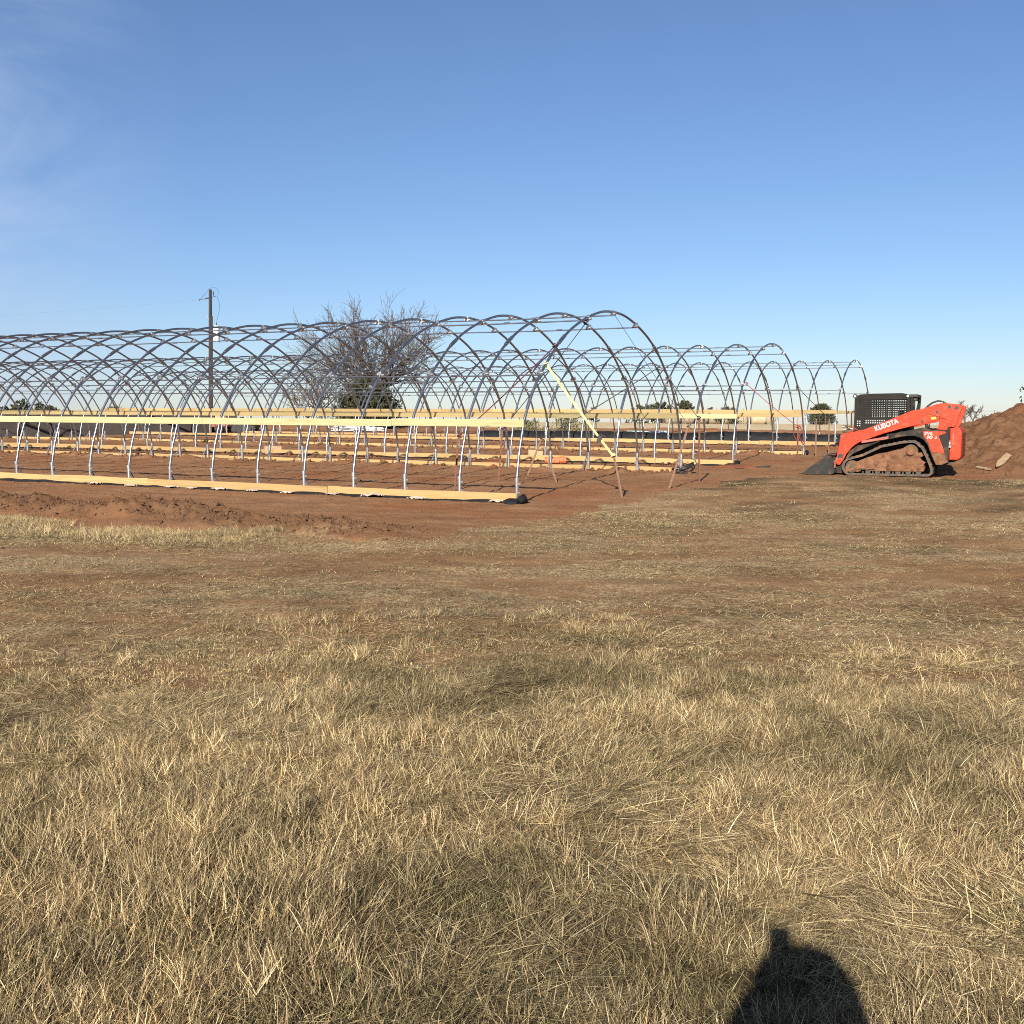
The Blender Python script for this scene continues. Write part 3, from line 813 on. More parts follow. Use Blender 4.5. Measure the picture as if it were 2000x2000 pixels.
# rear engine door
DO = [(1.385,.385),(1.56,.385),(1.645,.44),(1.66,.50),(1.66,1.06),(1.63,1.15),(1.57,1.195),(1.385,1.195)]
mb = MB(); mb.prism(DO, Y(.16), Y(1.80)); door = mb.build('engine_door', M['orange'], lo, bevel=.03)
mb = MB(); mb.box((1.47,Y(.155),.90), (.035,.02,.28)); mb.box((1.40,Y(.15),.82), (.03,.03,.10)); mb.build('door_slot', M['redpaint'], door)
for k in range(9):
    mb = MB(); mb.box((1.655,Y(.98),.52+.065*k), (.03,1.1,.02)); mb.build('louver', M['black'], door)
mb = MB(); mb.box((1.395,Y(.10),.80), (.035,.05,.06)); mb.box((1.40,Y(.10),.72), (.05,.05,.05)); mb.build('door_latch', M['chrome'], door)
mb = MB(); mb.prism([(1.345,.37),(1.385,.35),(1.385,1.21),(1.345,1.21)], Y(.08), Y(1.88)); mb.build('door_surround', M['charcoal'], lo)
mb = MB(); mb.prism([(1.20,.30),(1.60,.395),(1.50,.34),(1.30,.26),(1.10,.20)], Y(.3), Y(1.66)); mb.build('belly_guard', M['black'], lo)
# cab
CAB = [(-.933,1.0),(-.911,1.611),(-.879,1.906),(-.848,1.985),(-.797,2.018),(-.474,2.036),(.202,2.041),(.262,2.035),(.346,2.0),(.39,1.94),(.405,1.88),(.432,1.604),(.43,1.0)]
WIN = (-.80,.345,1.448,1.885)
cab = None
def panel_with_hole(mb, poly, hole, y0, y1):
    x0, x1, z0, z1 = hole
    out = [Vector((p[0], p[1])) for p in poly]
    # eight strips round the opening
    def clip(xa, xb, za, zb):
        P = [tuple(p) for p in out]
        def cut(P, inside, inter):
            r = []
            for i in range(len(P)):
                a, b = P[i], P[(i+1)%len(P)]
                if inside(a): r.append(a)
                if inside(a) != inside(b): r.append(inter(a, b))
            return r
        def X(v): return lambda a, b: (v, a[1]+(b[1]-a[1])*(v-a[0])/(b[0]-a[0]))
        def Zc(v): return lambda a, b: (a[0]+(b[0]-a[0])*(v-a[1])/(b[1]-a[1]), v)
        P = cut(P, lambda p: p[0] >= xa, X(xa)); P = P and cut(P, lambda p: p[0] <= xb, X(xb))
        P = P and cut(P, lambda p: p[1] >= za, Zc(za)); P = P and cut(P, lambda p: p[1] <= zb, Zc(zb))
        if len(P) >= 3: mb.prism(P, y0, y1)
    clip(-9, x0, -9, 9); clip(x1, 9, -9, 9); clip(x0, x1, -9, z0); clip(x0, x1, z1, 9)
mb = MB(); mb.prism([(-.88,1.93),(-.848,1.985),(-.797,2.018),(-.474,2.036),(.202,2.041),(.262,2.035),(.346,2.0),(.39,1.93)], Y(.50), Y(1.46))
mb.box((-.25,Y(.98),1.06), (1.34,1.06,.12))
mb.box((-.90,Y(.98),1.28), (.05,.92,.40)); mb.box((.40,Y(.98),1.25), (.05,.98,.5))
for xx in (-.885,.39):
    for yy in (.49,1.47): mb.box((xx,Y(yy),1.5), (.07,.07,.9))
cab = mb.build('cab', M['cabgrey'], lo, bevel=.01)
for y0, y1 in ((.44,.475),(1.485,1.52)):
    mb = MB(); panel_with_hole(mb, CAB, WIN, Y(y0), Y(y1)); mb.build('side_guard', M['cabgrey'], cab)
    mb = MB(); x0, x1, z0, z1 = WIN; ym = Y((y0+y1)/2)
    nx, nz2 = 20, 8
    for i in range(1, nx): mb.box((x0+(x1-x0)*i/nx, ym, (z0+z1)/2), (.020,.008,z1-z0))
    for i in range(1, nz2): mb.box(((x0+x1)/2, ym+.009, z0+(z1-z0)*i/nz2), (x1-x0,.008,.020))
    for xx in (-.12,): mb.box((xx, ym, (z0+z1)/2), (.04,.02,z1-z0))
    if y0 < 1: mb.box((x0+.14, ym+.02, (z0+z1)/2), (.28,.01,z1-z0))
    mb.build('window_mesh', M['cabgrey'], cab)
    if y0 < 1:
        mb = MB()
        for i in range(2):
            for j in range(3): mb.box((-.83+.055*i, Y(.438), 1.23+.055*j), (.03,.006,.03))
        for i in range(9):
            for j in range(2): mb.box((-.62+.055*i, Y(.438), 1.30+.055*j-.0*i), (.03,.006,.03))
        mb.build('painted_hole_light', mat('gap_daylight_colour', (.30,.32,.33), .6)[0], cab)  # no real holes: daylight through the grid is painted as pale squares
mb = MB(); mb.box((-.70,Y(.98),1.55), (.12,.7,.45)); mb.box((-.2,Y(.98),1.25), (.5,.55,.35)); mb.box((.16,Y(.98),1.45), (.10,.45,.36)); mb.build('seat', M['black'], cab, bevel=.03)
mb = MB(); mb.tube([(-.905,Y(.43),1.975),(-.905,Y(.50),1.975)], .055, 14); mb.build('front_lamp_housing', M['black'], cab)
mb = MB(); mb.disc((-.905,1.972), .024, Y(.42), Y(.43), 14); mb.build('front_lamp', M['white'], cab)
mb = MB(); mb.disc((.365,1.965), .028, Y(.42), Y(.44), 14); mb.build('side_lamp', M['white'], cab)
mb = MB(); mb.box((.49,Y(.98),1.975), (.20,1.0,.07)); mb.box((.53,Y(.62),1.90), (.09,.14,.10)); mb.box((.53,Y(1.34),1.90), (.09,.14,.10)); mb.build('rear_light_bar', M['black'], cab, bevel=.01)
mb = MB(); mb.prism([(.42,1.45),(.445,1.45),(.455,1.93),(.42,1.93)], Y(.53), Y(1.43)); mb.build('rear_window', M['glass'], cab)
mb = MB(); mb.prism([(.43,1.40),(.56,1.40),(.59,1.94),(.54,1.94)], Y(1.36), Y(1.46)); mb.build('rear_pillar', M['cabgrey'], cab)
mb = MB(); mb.prism([(.43,1.40),(.47,1.40),(.49,1.94),(.44,1.94)], Y(.47), Y(.53)); mb.build('rear_pillar', M['cabgrey'], cab)
mb = MB(); mb.tube([(-.91,Y(.5),1.585),(-.97,Y(.5),1.58),(-.995,Y(.5),1.55),(-.995,Y(.5),1.16)], .016, 8); mb.build('grab_rail', M['black'], lo)
mb = MB()
for k, (u, v) in enumerate(((-1.15,1.20),(-1.08,1.20),(-1.12,1.13),(-1.02,1.14),(-.95,1.15),(-1.15,1.07))):
    mb.tube([(u-.03,Y(.28+.03*(k%2)),v),(u+.04,Y(.28+.03*(k%2)),v)], .020, 8, k % 2)
mb.tube([(-1.17,Y(.3),1.225),(-1.0,Y(.3),1.215)], .012, 6, 1); mb.tube([(-1.16,Y(.26),1.055),(-1.05,Y(.26),1.05)], .014, 6, 1)
mb.build('hydraulic_coupler', [M['chrome'], M['black']], lo)
mb = MB(); mb.tube([(-1.0,Y(.28),1.21),(-.92,Y(.28),1.19),(-.82,Y(.3),1.12)], .014, 8); mb.tube([(-1.05,Y(.27),1.06),(-.95,Y(.27),1.08),(-.86,Y(.27),1.13)], .012, 8); mb.build('coupler_hose', M['brightred'], lo)
mb = MB()
for dy in (0,.06): mb.tube([(.78,Y(.3+dy),1.63),(.86,Y(.3+dy),1.72),(.96,Y(.3+dy),1.795),(1.09,Y(.3+dy),1.838),(1.20,Y(.3+dy),1.815),(1.28,Y(.3+dy),1.76)], .020, 8)
mb.build('hydraulic_hose', M['black'], lo)
# bucket and its mounting
bk = empty('bucket', (0,0,0)); bk.parent = lo
for k_ in ('label', 'category'): 
    if k_ in bk: del bk[k_]
SIDE = [(-2.20,-.01),(-2.097,.022),(-2.00,.11),(-1.70,.33),(-1.55,.44),(-1.47,.455),(-1.40,.43),(-1.30,.05),(-1.36,-.005),(-1.60,-.022)]
for y0 in (.0,1.92):
    mb = MB(); mb.prism(SIDE, Y(y0), Y(y0+.035)); mb.build('bucket_side', M['steelbucket'], bk, bevel=.004)
mb = MB()
mb.prism([(-2.25,-.022),(-2.10,-.022),(-1.60,-.03),(-1.36,-.015),(-1.29,.05),(-1.39,.44),(-1.47,.47),(-1.62,.455),(-1.62,.435),(-1.48,.44),(-1.42,.42),(-1.335,.08),(-1.38,.03),(-1.60,.01),(-2.10,.0),(-2.25,-.012)], Y(.035), Y(1.92))
mb.build('bucket_shell', M['steelbucket'], bk)
mb = MB(); mb.box((-1.335,Y(.40),.23), (.06,.10,.46), (0,.22,0)); mb.box((-1.335,Y(1.55),.23), (.06,.10,.46), (0,.22,0)); mb.box((-1.42,Y(.98),.49), (.24,1.7,.03)); mb.box((-1.37,Y(.012),.22), (.05,.03,.45), (0,.22,0))
mb.build('mount_plate', M['charcoal'], bk)
mb = MB(); mb.box((-1.22,Y(.30),.20), (.16,.14,.36)); mb.box((-1.22,Y(1.66),.20), (.16,.14,.36)); mb.tube([(-1.22,Y(.2),.22),(-1.22,Y(1.76),.22)], .05, 10); mb.tube([(-1.05,Y(.42),.7),(-1.26,Y(.42),.36)], .04, 10)
mb.build('quick_hitch', M['charcoal'], lo)
mb = MB(); mb.box((-1.27,Y(.10),.38), (.05,.05,.08)); mb.box((-1.31,Y(.09),.26), (.03,.03,.20)); mb.build('hitch_lever', M['redpaint'], lo)

# ------------------------------------------------------------------ spoil heap and small heaps
def heap(name, cx, cy, rx, ry, H, label, res, seed, m, rot=0.0, rough=.5, peaks=()):
    nx, ny = int(2*rx/res), int(2*ry/res)
    u, v = np.meshgrid(np.linspace(-1,1,nx), np.linspace(-1,1,ny), indexing='ij')
    dx, dy = u*rx, v*ry
    X = cx+dx*math.cos(rot)-dy*math.sin(rot); Yy = cy+dx*math.sin(rot)+dy*math.cos(rot)
    rr_ = np.sqrt(u*u+v*v) + (fbm(X, Yy, 1.3/ max(rx,.5)*1.6, 3, seed)-.5)*.35
    h = np.clip(1-rr_**1.7, -.2, 1)
    base = terr(X, Yy)
    f1 = fbm(X, Yy, 2.2/max(min(rx,2.2),.25), 5, seed+3)-.5
    hh = H*h*(1+.25*(fbm(X, Yy, .9/max(rx,.3)*2, 3, seed+9)-.5)*2) + rough*f1*np.clip(h*3, 0, 1)
    for px, py, pr, ph in peaks: hh = hh + ph*np.exp(-(((X-px)/pr)**2+((Yy-py)/pr)**2))
    f2 = fbm(X, Yy, 7.5/max(min(rx,1.5),.5), 4, seed+21)-.5
    f3 = np.abs(fbm(X, Yy, 3.3/max(min(rx,1.5),.5), 4, seed+31)-.5)
    hh = hh + rough*(.55*f2 - .9*np.clip(.09-f3, 0, 1)*ss(.5,.6,fbm(X, Yy, 1.2, 2, seed+41)))*np.clip(h*4, 0, 1)
    Z = np.where(h > 0, base + np.maximum(hh, -.02), base-.06)
    Z = np.minimum(Z, base + np.maximum(hh, -.05))
    me = grid_mesh(name, X, Yy, Z); me.materials.append(m)
    o = link(name, me)
    tag(o, label, 'dirt heap')
    return o
mound = heap('dirt_mound', 17.6, 33.2, 7.4, 4.4, 1.85, 'tall heap of red brown earth at the right edge behind the loader', .05, 111, M['soil'], 0, .50, ((13.9,32.2,.7,.18),(15.6,32.5,.9,.22)))
heap('dirt_heap', -1.62, 32.6, .42, .35, .30, 'small brown soil heap against the far base boards, left of the red one', .03, 121, M['soil'], 0, .10)
heap('dirt_heap', -.25, 32.3, .75, .40, .24, 'low heap of bright red soil between the posts inside the first greenhouse', .03, 125, M['redclod'], 0, .14)
heap('dirt_heap', 6.35, 31.5, .75, .45, .10, 'flat patch of bright red soil beyond the end of the middle base board', .04, 131, M['redclod'], 0, .06)

# broken boards on the heap
def plank(loc, rot, d, label):
    mb = MB(); nseg = 7; vs = []; fs = []
    r2 = random.Random(hash(label) % 1000)
    r2 = random.Random(len(label)*7)
    for i in range(nseg+1):
        t = (i/nseg-.5)*d[0]; wv = d[1]/2*(1-.75*(max(0, .25-i/nseg)/.25))*r2.uniform(.85,1.05)
        z = r2.uniform(-.006,.006)
        vs += [(t,-wv,z-d[2]/2),(t,wv,z-d[2]/2),(t,wv,z+d[2]/2),(t,-wv,z+d[2]/2)]
    for i in range(nseg):
        for k in range(4): fs.append((i*4+k, i*4+4+k, i*4+4+(k+1)%4, i*4+(k+1)%4))
    fs += [(0,1,2,3), tuple(nseg*4+k for k in (3,2,1,0))]
    mb.add(vs, fs)
    o = mb.build('broken_plank', M['oldplank'], None, loc, rot)
    tag(o, label, 'plank', 'broken boards at the foot of the heap')
from mathutils.bvhtree import BVHTree
mtree = BVHTree.FromPolygons([v.co.copy() for v in mound.data.vertices], [tuple(p.vertices) for p in mound.data.polygons])
def on_heap(x, y, rz, d, label, lift=.03, tilt=0):
    hit, nn, _, _ = mtree.ray_cast(Vector((x, y, 8)), Vector((0, 0, -1)))
    if hit is None: hit, nn = Vector((x, y, tz(x, y))), Vector((0,0,1))
    q = nn.lerp(Vector((0,-.3,1)), .35).to_track_quat('Z', 'X') @ Euler((tilt, 0, rz)).to_quaternion()
    plank(hit + Vector((0, -.02, lift)), q.to_euler(), d, label)
on_heap(13.25, 29.75, R(-35), (.78,.17,.035), 'widest broken grey plank lying slanted on the foot of the earth heap', .05, R(12))
on_heap(12.75, 29.75, R(70), (.46,.08,.03), 'narrow broken board lying flat left of the wide plank on the heap', .04)
on_heap(12.25, 29.55, R(80), (.34,.06,.03), 'short pale board end sticking out behind the rear of the loader', .04)

# ------------------------------------------------------------------ scattered site things
def box_thing(x, y, d, rz, label, torn=False):
    z = tz(x, y)
    mb = MB(); mb.box((0,0,d[2]/2), d)
    if torn: mb.box((d[0]*.3,-d[1]*.62,d[2]*.99), (d[0]*.42,d[1]*.3,.008), (R(-35),0,0))
    mb.box((0,0,d[2]+.003), (d[0]*.985,.05,.004))
    o = mb.build('cardboard_box', M['card'], None, (x, y, z-.01), (0,0,rz), bevel=.006)
    for s_ in (-1,1):
        f = MB(); f.box((s_*d[0]*.25,0,d[2]+.008), (d[0]*.48,d[1]*.98,.005), (0,s_*R(-4),0)); f.build('flap', M['card'], o)
    tag(o, label, 'cardboard box')
box_thing(-8.75, 40.3, (.58,.42,.30), R(20), 'brown cardboard box left of centre beyond the first greenhouse')
box_thing(.85, 40.3, (.52,.35,.20), R(3), 'pale flat cardboard box between the first and the middle greenhouse', True)
# orange roll
x, y = 1.36, 33.9; z = tz(x, y)
mb = MB()
mb.tube([(-.34,0,.10),(-.20,.01,.115),(0,0,.10),(.18,-.01,.12),(.30,0,.11)], [.085,.10,.105,.11,.10], 14)
mb.tube([(-.28,-.12,.06),(-.1,-.13,.07),(.1,-.12,.06)], [.05,.06,.05], 10)
r_ = mb.build('orange_roll', M['orangecloth'], None, (x, y, z), (0,0,R(-4)))
mb = MB(); mb.tube([(.295,0,.11),(.31,0,.11)], .06, 12); mb.tube([(-.12,0,.11),(-.09,0,.11)], .112, 14); mb.build('dark_band', M['black'], r_)
tag(r_, 'rolled up bright orange cloth lying beside a base board', 'roll')
# coil of black hose
x, y = 4.40, 28.3; z = tz(x, y)
mb = MB()
for k in range(5):
    rr_ = .26+.02*math.sin(k*2.1)
    mb.tube([(rr_*math.cos(a)+.02*math.sin(k), rr_*.9*math.sin(a), .03+.03*k+.05*math.sin(a+k*.6)+.10*max(0,math.cos(a))) for a in np.arange(0,6.28,.25)], .014, 6, closed=True)
mb.tube([(.26,0,.1),(.34,-.05,.24),(.30,.02,.36),(.18,.05,.38)], .014, 6)
tag(mb.build('hose_coil', M['black'], None, (x, y, z)), 'coil of thin black hose at the far foot of the nearest end hoop', 'hose')
x, y = 7.11, 31.5; z = tz(x, y)
mb = MB(); mb.tube([(-.28,0,.02),(0,.01,.035),(.2,0,.04),(.29,0,.05)], [.012,.018,.03,.022], 8)
tag(mb.build('dark_stick', M['black'], None, (x, y, z), (0,0,R(3))), 'dark club shaped stick on the dirt left of the loader bucket', 'stick')
# plastic scraps along the nearest base board
for i, (l, w_, s_) in enumerate(((2.05,-.22,1),(3.05,-.22,1.25),(4.05,-.20,.7),(5.15,-.22,.8),(6.1,-.18,.8),(6.95,-.22,1),(7.7,-.24,.7),(8.3,-.22,.9),(9.5,-.22,.8),(10.6,-.22,.9),(.35,-.15,.8))):
    x, y = xy(l, w_); z = tz(x, y)
    mb = MB(); n = 9; vs = []; r2 = random.Random(i+50)
    for a in range(n):
        for b in range(n):
            u, v = a/(n-1)-.5, b/(n-1)-.5
            vs.append((.34*u*s_, .20*v*s_, .05*s_*(r2.random()*.9+.5*math.cos(u*3)*math.cos(v*3))))
    fs = [(a*n+b, a*n+n+b, a*n+n+b+1, a*n+b+1) for a in range(n-1) for b in range(n-1)]
    mb.add(vs, fs)
    o = mb.build('plastic_scrap', M['scrap'], None, (x, y, z+.01), (0,0,TH*-1+math.pi/2+math.pi/2+r2.uniform(-.3,.3)))
    sm = o.modifiers.new('thickness', 'SOLIDIFY'); sm.thickness = .003
    tag(o, 'crumpled scrap of clear plastic wrap lying along the nearest base board', 'plastic scrap', 'plastic scraps along the nearest base board')

# long black fabric roll inside the farthest house
def long_roll(name, l0, l1, wv, hgt, dep, m, label, cat, seed):
    N = int(abs(l1-l0)/.2); vs = []; fs = []; S_ = 10
    for i in range(N+1):
        l = l0+(l1-l0)*i/N; x, y = xy(l, wv); z = float(base_z(np.array([x]), np.array([y]))[0])
        hh = hgt*(.80+.40*float(fbm(l, 3., .45, 3, seed))); e = min(1, (i+.4)/1.6, (N-i+.4)/1.6)
        for k in range(S_):
            a = math.pi*k/(S_-1)
            q = 1+.12*(float(fbm(l*2, k, 1., 2, seed+4))-.5)
            du = -math.cos(a)*dep*e*q; dz = (max(0,math.sin(a))**.6)*hh*e*q - .05
            xx, yy = xy(l, wv+du); vs.append((xx, yy, z+dz))
    for i in range(N):
        for k in range(S_-1): fs.append((i*S_+k, i*S_+S_+k, i*S_+S_+k+1, i*S_+k+1))
    fs += [tuple(range(S_)), tuple(range(N*S_+S_-1, N*S_-1, -1))]
    mb = MB(); mb.add(vs, fs, 0, True)
    o = mb.build(name, m); tag(o, label, cat); return o
long_roll('black_fabric_roll', 17.6, -2.6, 30.7, .56, .42, M['blackcloth'], 'long lumpy roll of black ground fabric lying behind the farthest base board', 'fabric roll', 141)
# pale blue foam board on top of the bank
x, y = xy(12.2, 40.8); z = tz(x, y)
mb = MB(); mb.box((0,0,.16), (2.3,.6,.30))
tag(mb.build('foam_board', M['paleblue'], None, (x, y, z-.05), (0,0,R(-3)), bevel=.01), 'pale blue foam board lying just above the black fabric roll', 'foam board')
# heap of white pipes in front of the cedar
x, y = xy(32.2, 41.4); z = tz(x, y)
root = empty('pipe_pile', (x, y, z), (0,0,R(-6)), label='loose pile of thin white plastic pipes on the grass below the big cedar', cat='pipe pile')
for k in range(9):
    mb = MB(); a = rnd.uniform(-.06,.06); yy = rnd.uniform(-.5,.5); zz = .05+.035*k
    mb.tube([(-1.6+rnd.uniform(-.3,.3), yy-1.6*a, zz+rnd.uniform(0,.06)), (0,yy,zz), (1.7+rnd.uniform(-.3,.2), yy+1.7*a, zz*.7)], .03, 8)
    mb.build('pipe', M['white'], root)
# dark screen wall far left
xa, ya_ = -31.0, 58.5; xb, yb = -18.4, 67.2
n = 14; root = None; mb = MB(); vs = []; fs = []
for i in range(n+1):
    t = i/n; x, y = xa+(xb-xa)*t, ya_+(yb-ya_)*t; z = tz(x, y)
    o_ = .05*math.sin(i*1.9)
    vs += [(x-.03,y-.03+o_,z-.1),(x-.03,y-.03+o_*.3,z+1.32+.03*math.sin(i*2.7)),(x+.03,y+.03+o_*.3,z+1.32+.03*math.sin(i*2.7)),(x+.03,y+.03+o_,z-.1)]
for i in range(n):
    for k in range(4): fs.append((i*4+k, i*4+4+k, i*4+4+(k+1)%4, i*4+(k+1)%4))
fs += [(0,1,2,3), tuple(n*4+k for k in (3,2,1,0))]
mb.add(vs, fs); wall = mb.build('screen_wall', M['darkwall']); tag(wall, 'long low dark brown screen wall at the far left behind the hoops', 'wall')
for i in range(0, n+1, 2):
    t = i/n; x, y = xa+(xb-xa)*t, ya_+(yb-ya_)*t
    mb = MB(); mb.tube([(x+.06,y+.08,tz(x,y)-.2),(x+.06,y+.08,tz(x,y)+1.3)], .04, 8); mb.build('wall_post', M['browniron'], wall)
# small red utility cart, black tank and a stack of tyres, partly hidden by the hip boards
x, y = -19.6, 73.0; z = tz(x, y)
root = empty('utility_cart', (x, y, z), (0,0,R(-20)), label='small red and tan utility vehicle with black wheels, half hidden far left', cat='utility vehicle')
mb = MB(); mb.prism([(-1.2,.35),(-1.25,.75),(-.5,.85),(-.3,.62),(.2,.62),(.3,.85),(1.1,.85),(1.15,.40)], -.55, .55); mb.build('body', M['redpaint'], root, bevel=.04)
mb = MB(); mb.box((-.05,0,.80), (.5,1.0,.3)); mb.box((.2,0,1.0), (.12,1.0,.4)); mb.build('seat', M['black'], root, bevel=.03)
mb = MB(); mb.box((.75,0,1.0), (.8,1.1,.28)); mb.build('load_bed', M['card'], root, bevel=.02)
for u in (-.8,.75):
    for v in (-.55,.55):
        mb = MB(); mb.disc((u,.28), .28, v-.1, v+.1, 18); mb.build('wheel', M['black'], root, bevel=.03)
x, y = -17.9, 73.2; z = tz(x, y)
mb = MB(); mb.prism([(-.65,.05),(-.70,.25),(-.70,.75),(-.5,.95),(.5,.95),(.70,.75),(.70,.25),(.65,.05)], -.5, .5); mb.tube([(0,0,.93),(0,0,1.03)], .14, 14); mb.box((0,-.505,.5), (.04,.02,.8)); mb.box((-.35,-.505,.5), (.04,.02,.8)); mb.box((.35,-.505,.5), (.04,.02,.8))
tag(mb.build('water_tank', M['black'], None, (x, y, z), (0,0,R(10)), bevel=.05), 'squat black plastic tank beside the red vehicle, under the hip boards', 'tank')
x, y = -16.95, 73.0; z = tz(x, y)
root = empty('tyre_stack', (x, y, z), label='leaning column of five old black tyres right of the black tank', cat='tyres')
for k in range(5):
    mb = MB(); mb.tube([(.19*math.cos(a)+.03*(-1)**k, .19*math.sin(a), .08+.16*k) for a in np.arange(0,6.28,.3)], .078, 10, closed=True); mb.build('tyre', M['black'], root)

# ------------------------------------------------------------------ trees
def grow(mb, p, d, ln, r, depth, r2, spread, up=.12, kids=(2,4), minr=.006, maxn=[0]):
    n = 4 if depth > 1 else 3
    pts = [Vector(p)]; rs = [r]; dd = Vector(d).normalized()
    for i in range(n):
        dd = (dd + Vector((r2.uniform(-1,1), r2.uniform(-1,1), r2.uniform(-1,1)))*.16 + Vector((0,0,up*.5))).normalized()
        pts.append(pts[-1] + dd*ln/n); rs.append(max(minr, r*(1-.45*(i+1)/n)))
    mb.tube(pts, rs, 7 if r > .08 else (5 if r > .03 else 3), cap=False, mat=0 if r > .05 else 1, smooth=r > .02)
    if depth == 0: return
    k = r2.randint(*kids)
    for j in range(k):
        t = r2.uniform(.35, 1.0) if j else 1.0
        i = min(n, int(t*n)); a = r2.uniform(0, 2*math.pi)
        o = dd.orthogonal().normalized(); o2 = dd.cross(o)
        s_ = spread*r2.uniform(.6,1.25)
        nd = (dd*math.cos(s_) + (o*math.cos(a)+o2*math.sin(a))*math.sin(s_) + Vector((0,0,up))).normalized()
        grow(mb, pts[i], nd, ln*r2.uniform(.58,.86), max(minr, rs[i]*r2.uniform(.55,.8)), depth-1, r2, spread, up, kids, minr)
def bare_tree(x, y, limbs, seed, label, trunk_h, trunk_r, depth=4, ln=2.2, spread=.5, kids=(2,4), minr=.006, lean=.9, up=.05):
    z = tz(x, y); root = empty('bare_tree', (x, y, z), label=label, cat='tree', group='leafless trees')
    r2 = random.Random(seed)
    mb = MB(); mb.tube([(0,0,-.3),(.05,0,trunk_h*.5),(.0,.05,trunk_h)], [trunk_r*1.25,trunk_r,trunk_r*.85], 10)
    mb.build('trunk', M['bark'], root)
    mb = MB()
    for k in range(limbs):
        a = 2*math.pi*k/limbs + r2.uniform(-.3,.3); t = r2.uniform(.30,1.25)*lean
        grow(mb, (0,0,trunk_h*r2.uniform(.75,.98)), (math.cos(a)*t, math.sin(a)*t, 1), ln*r2.uniform(.85,1.25), trunk_r*r2.uniform(.42,.62), depth, r2, spread, up, kids, minr)
    mb.build('crown', [M['bark'], M['twig']], root)
    return root
bare_tree(-9.5, 77.5, 17, 5, 'big leafless tree with a wide fan of branches above the dark cedar', 2.4, .28, 5, 2.25, .46, (2,4), .011, 1.2, .035)
bare_tree(-13.9, 80, 8, 12, 'smaller leafless tree with low tangled branches left of the cedar', 1.2, .14, 4, 1.35, .60, (2,4), .012, 1.4)
bare_tree(-15.2, 82, 6, 14, 'leafless bush behind the hoops between the utility pole and the small bare tree', .6, .08, 4, .95, .6, (2,3), .012, 1.5)
bare_tree(60.6, 148, 5, 21, 'slender leafless tree far off behind the rear of the loader', .9, .12, 4, .95, .42, (2,3), .022, .8)
bare_tree(62.6, 150, 4, 23, 'thin leafless tree right of the slender one, behind the loader', .8, .10, 4, .75, .42, (2,3), .022, .8)
bare_tree(64.9, 150, 9, 25, 'low leafless bush peeping over the left slope of the earth heap', .4, .09, 4, .48, .6, (2,3), .024, 1.3)

def cedar(x, y, h, r, seed, label, cat='tree', n=2600, m='cedar', lf=.16, squash=1.0, trunk=True, name='cedar_tree', grp='evergreen trees and shrubs', low=.04):
    z = tz(x, y); root = empty(name, (x, y, z), label=label, cat=cat, group=grp)
    r2 = np.random.RandomState(seed)
    if trunk:
        mb = MB(); mb.tube([(0,0,-.2),(.03,0,h*.4),(0,0,h*.8)], [r*.10+.03,r*.07+.02,.02], 8); mb.build('trunk', M['bark'], root)
    # boughs: every bough is a tapering plume of small leaf faces
    V = []; F = []
    nb = max(14, int(n/55))
    for b in range(nb):
        t = (b+.5)/nb; hz = h*(low+(.92-low)*t**1.1)
        a = b*2.399 + r2.uniform(-.5,.5)
        prof = (1-t)**.62*(.75+.25*min(1,t*6))
        L = r*prof*r2.uniform(.72,1.22) + .12*r
        rise = r2.uniform(.05,.55)+.5*t
        nl = int(n/nb)
        for k in range(nl):
            s = r2.rand()**.6
            c = np.array([math.cos(a)*L*s, math.sin(a)*L*s, hz + rise*L*s*.55])
            sp = (.10+.22*r*prof*(1-.55*s))*squash
            c = c + r2.normal(0, 1, 3)*np.array([sp, sp, sp*.7])*.6
            if c[2] < .05: c[2] = .05+abs(r2.normal(0,.05))
            d = r2.normal(0,1,3)*.6 + np.array([math.cos(a)*.5, math.sin(a)*.5, .8]); d /= np.linalg.norm(d)+1e-9
            e = np.cross(d, r2.normal(0,1,3)); e /= np.linalg.norm(e)+1e-9
            q = lf*r2.uniform(.6,1.3)
            i = len(V)
            V += [tuple(c-d*q*.5), tuple(c+e*q*.28), tuple(c+d*q*.75), tuple(c-e*q*.28)]
            F.append((i,i+1,i+2,i+3))
    mb = MB(); mb.add(V, F); mb.build('crown', M[m], root)
    return root
cedar(-9.7, 74.2, 3.35, 2.3, 3, 'broad dark green cedar below the big bare tree', n=14000, lf=.21, low=.02)
cedar(33.6, 120, 2.25, 1.65, 8, 'dark round cedar left of the loader cab, behind the rails', n=7000, lf=.17, low=.02)
cedar(17.6, 131, 2.4, 2.1, 31, 'spreading dark cedar top above the far rails, right of the yellow strap', n=1300, lf=.30)
cedar(20.8, 133, 2.75, 1.7, 33, 'pointed dark cedar right of the spreading one above the far rails', n=1300, lf=.30)
cedar(26.9, 150, 2.2, .8, 35, 'tiny dark cedar tip right of the pointed one above the far rails', n=500, lf=.28)
cedar(12.2, 165, 2.3, 1.1, 37, 'small dark cedar tip behind the yellow strap above the far rails', n=500, lf=.28)
cedar(31.2, 61, 4.6, 3.0, 41, 'dark cedar bough reaching over the earth heap at the right edge', n=5200, lf=.22)
for i, (px, h) in enumerate(((14,2.9),(32,3.5),(46,4.2),(54,3.7),(80,3.9),(98,2.9),(110,2.6))):
    d = 140+rnd.uniform(-6,6); x = (px-1000)/2150*d
    cedar(x, d, h*.66, .9+.35*(i % 3), 60+i, ['leftmost dark treetop above the left rails','second dark treetop from the left above the rails','tallest of the dark treetops at the far left','bushy dark treetop right of the tallest one at the far left','pointed dark treetop standing apart over the left rails','little dark treetop right of the pointed one over the left rails','smallest dark treetop, rightmost of the left row'][i], n=420, lf=.32)
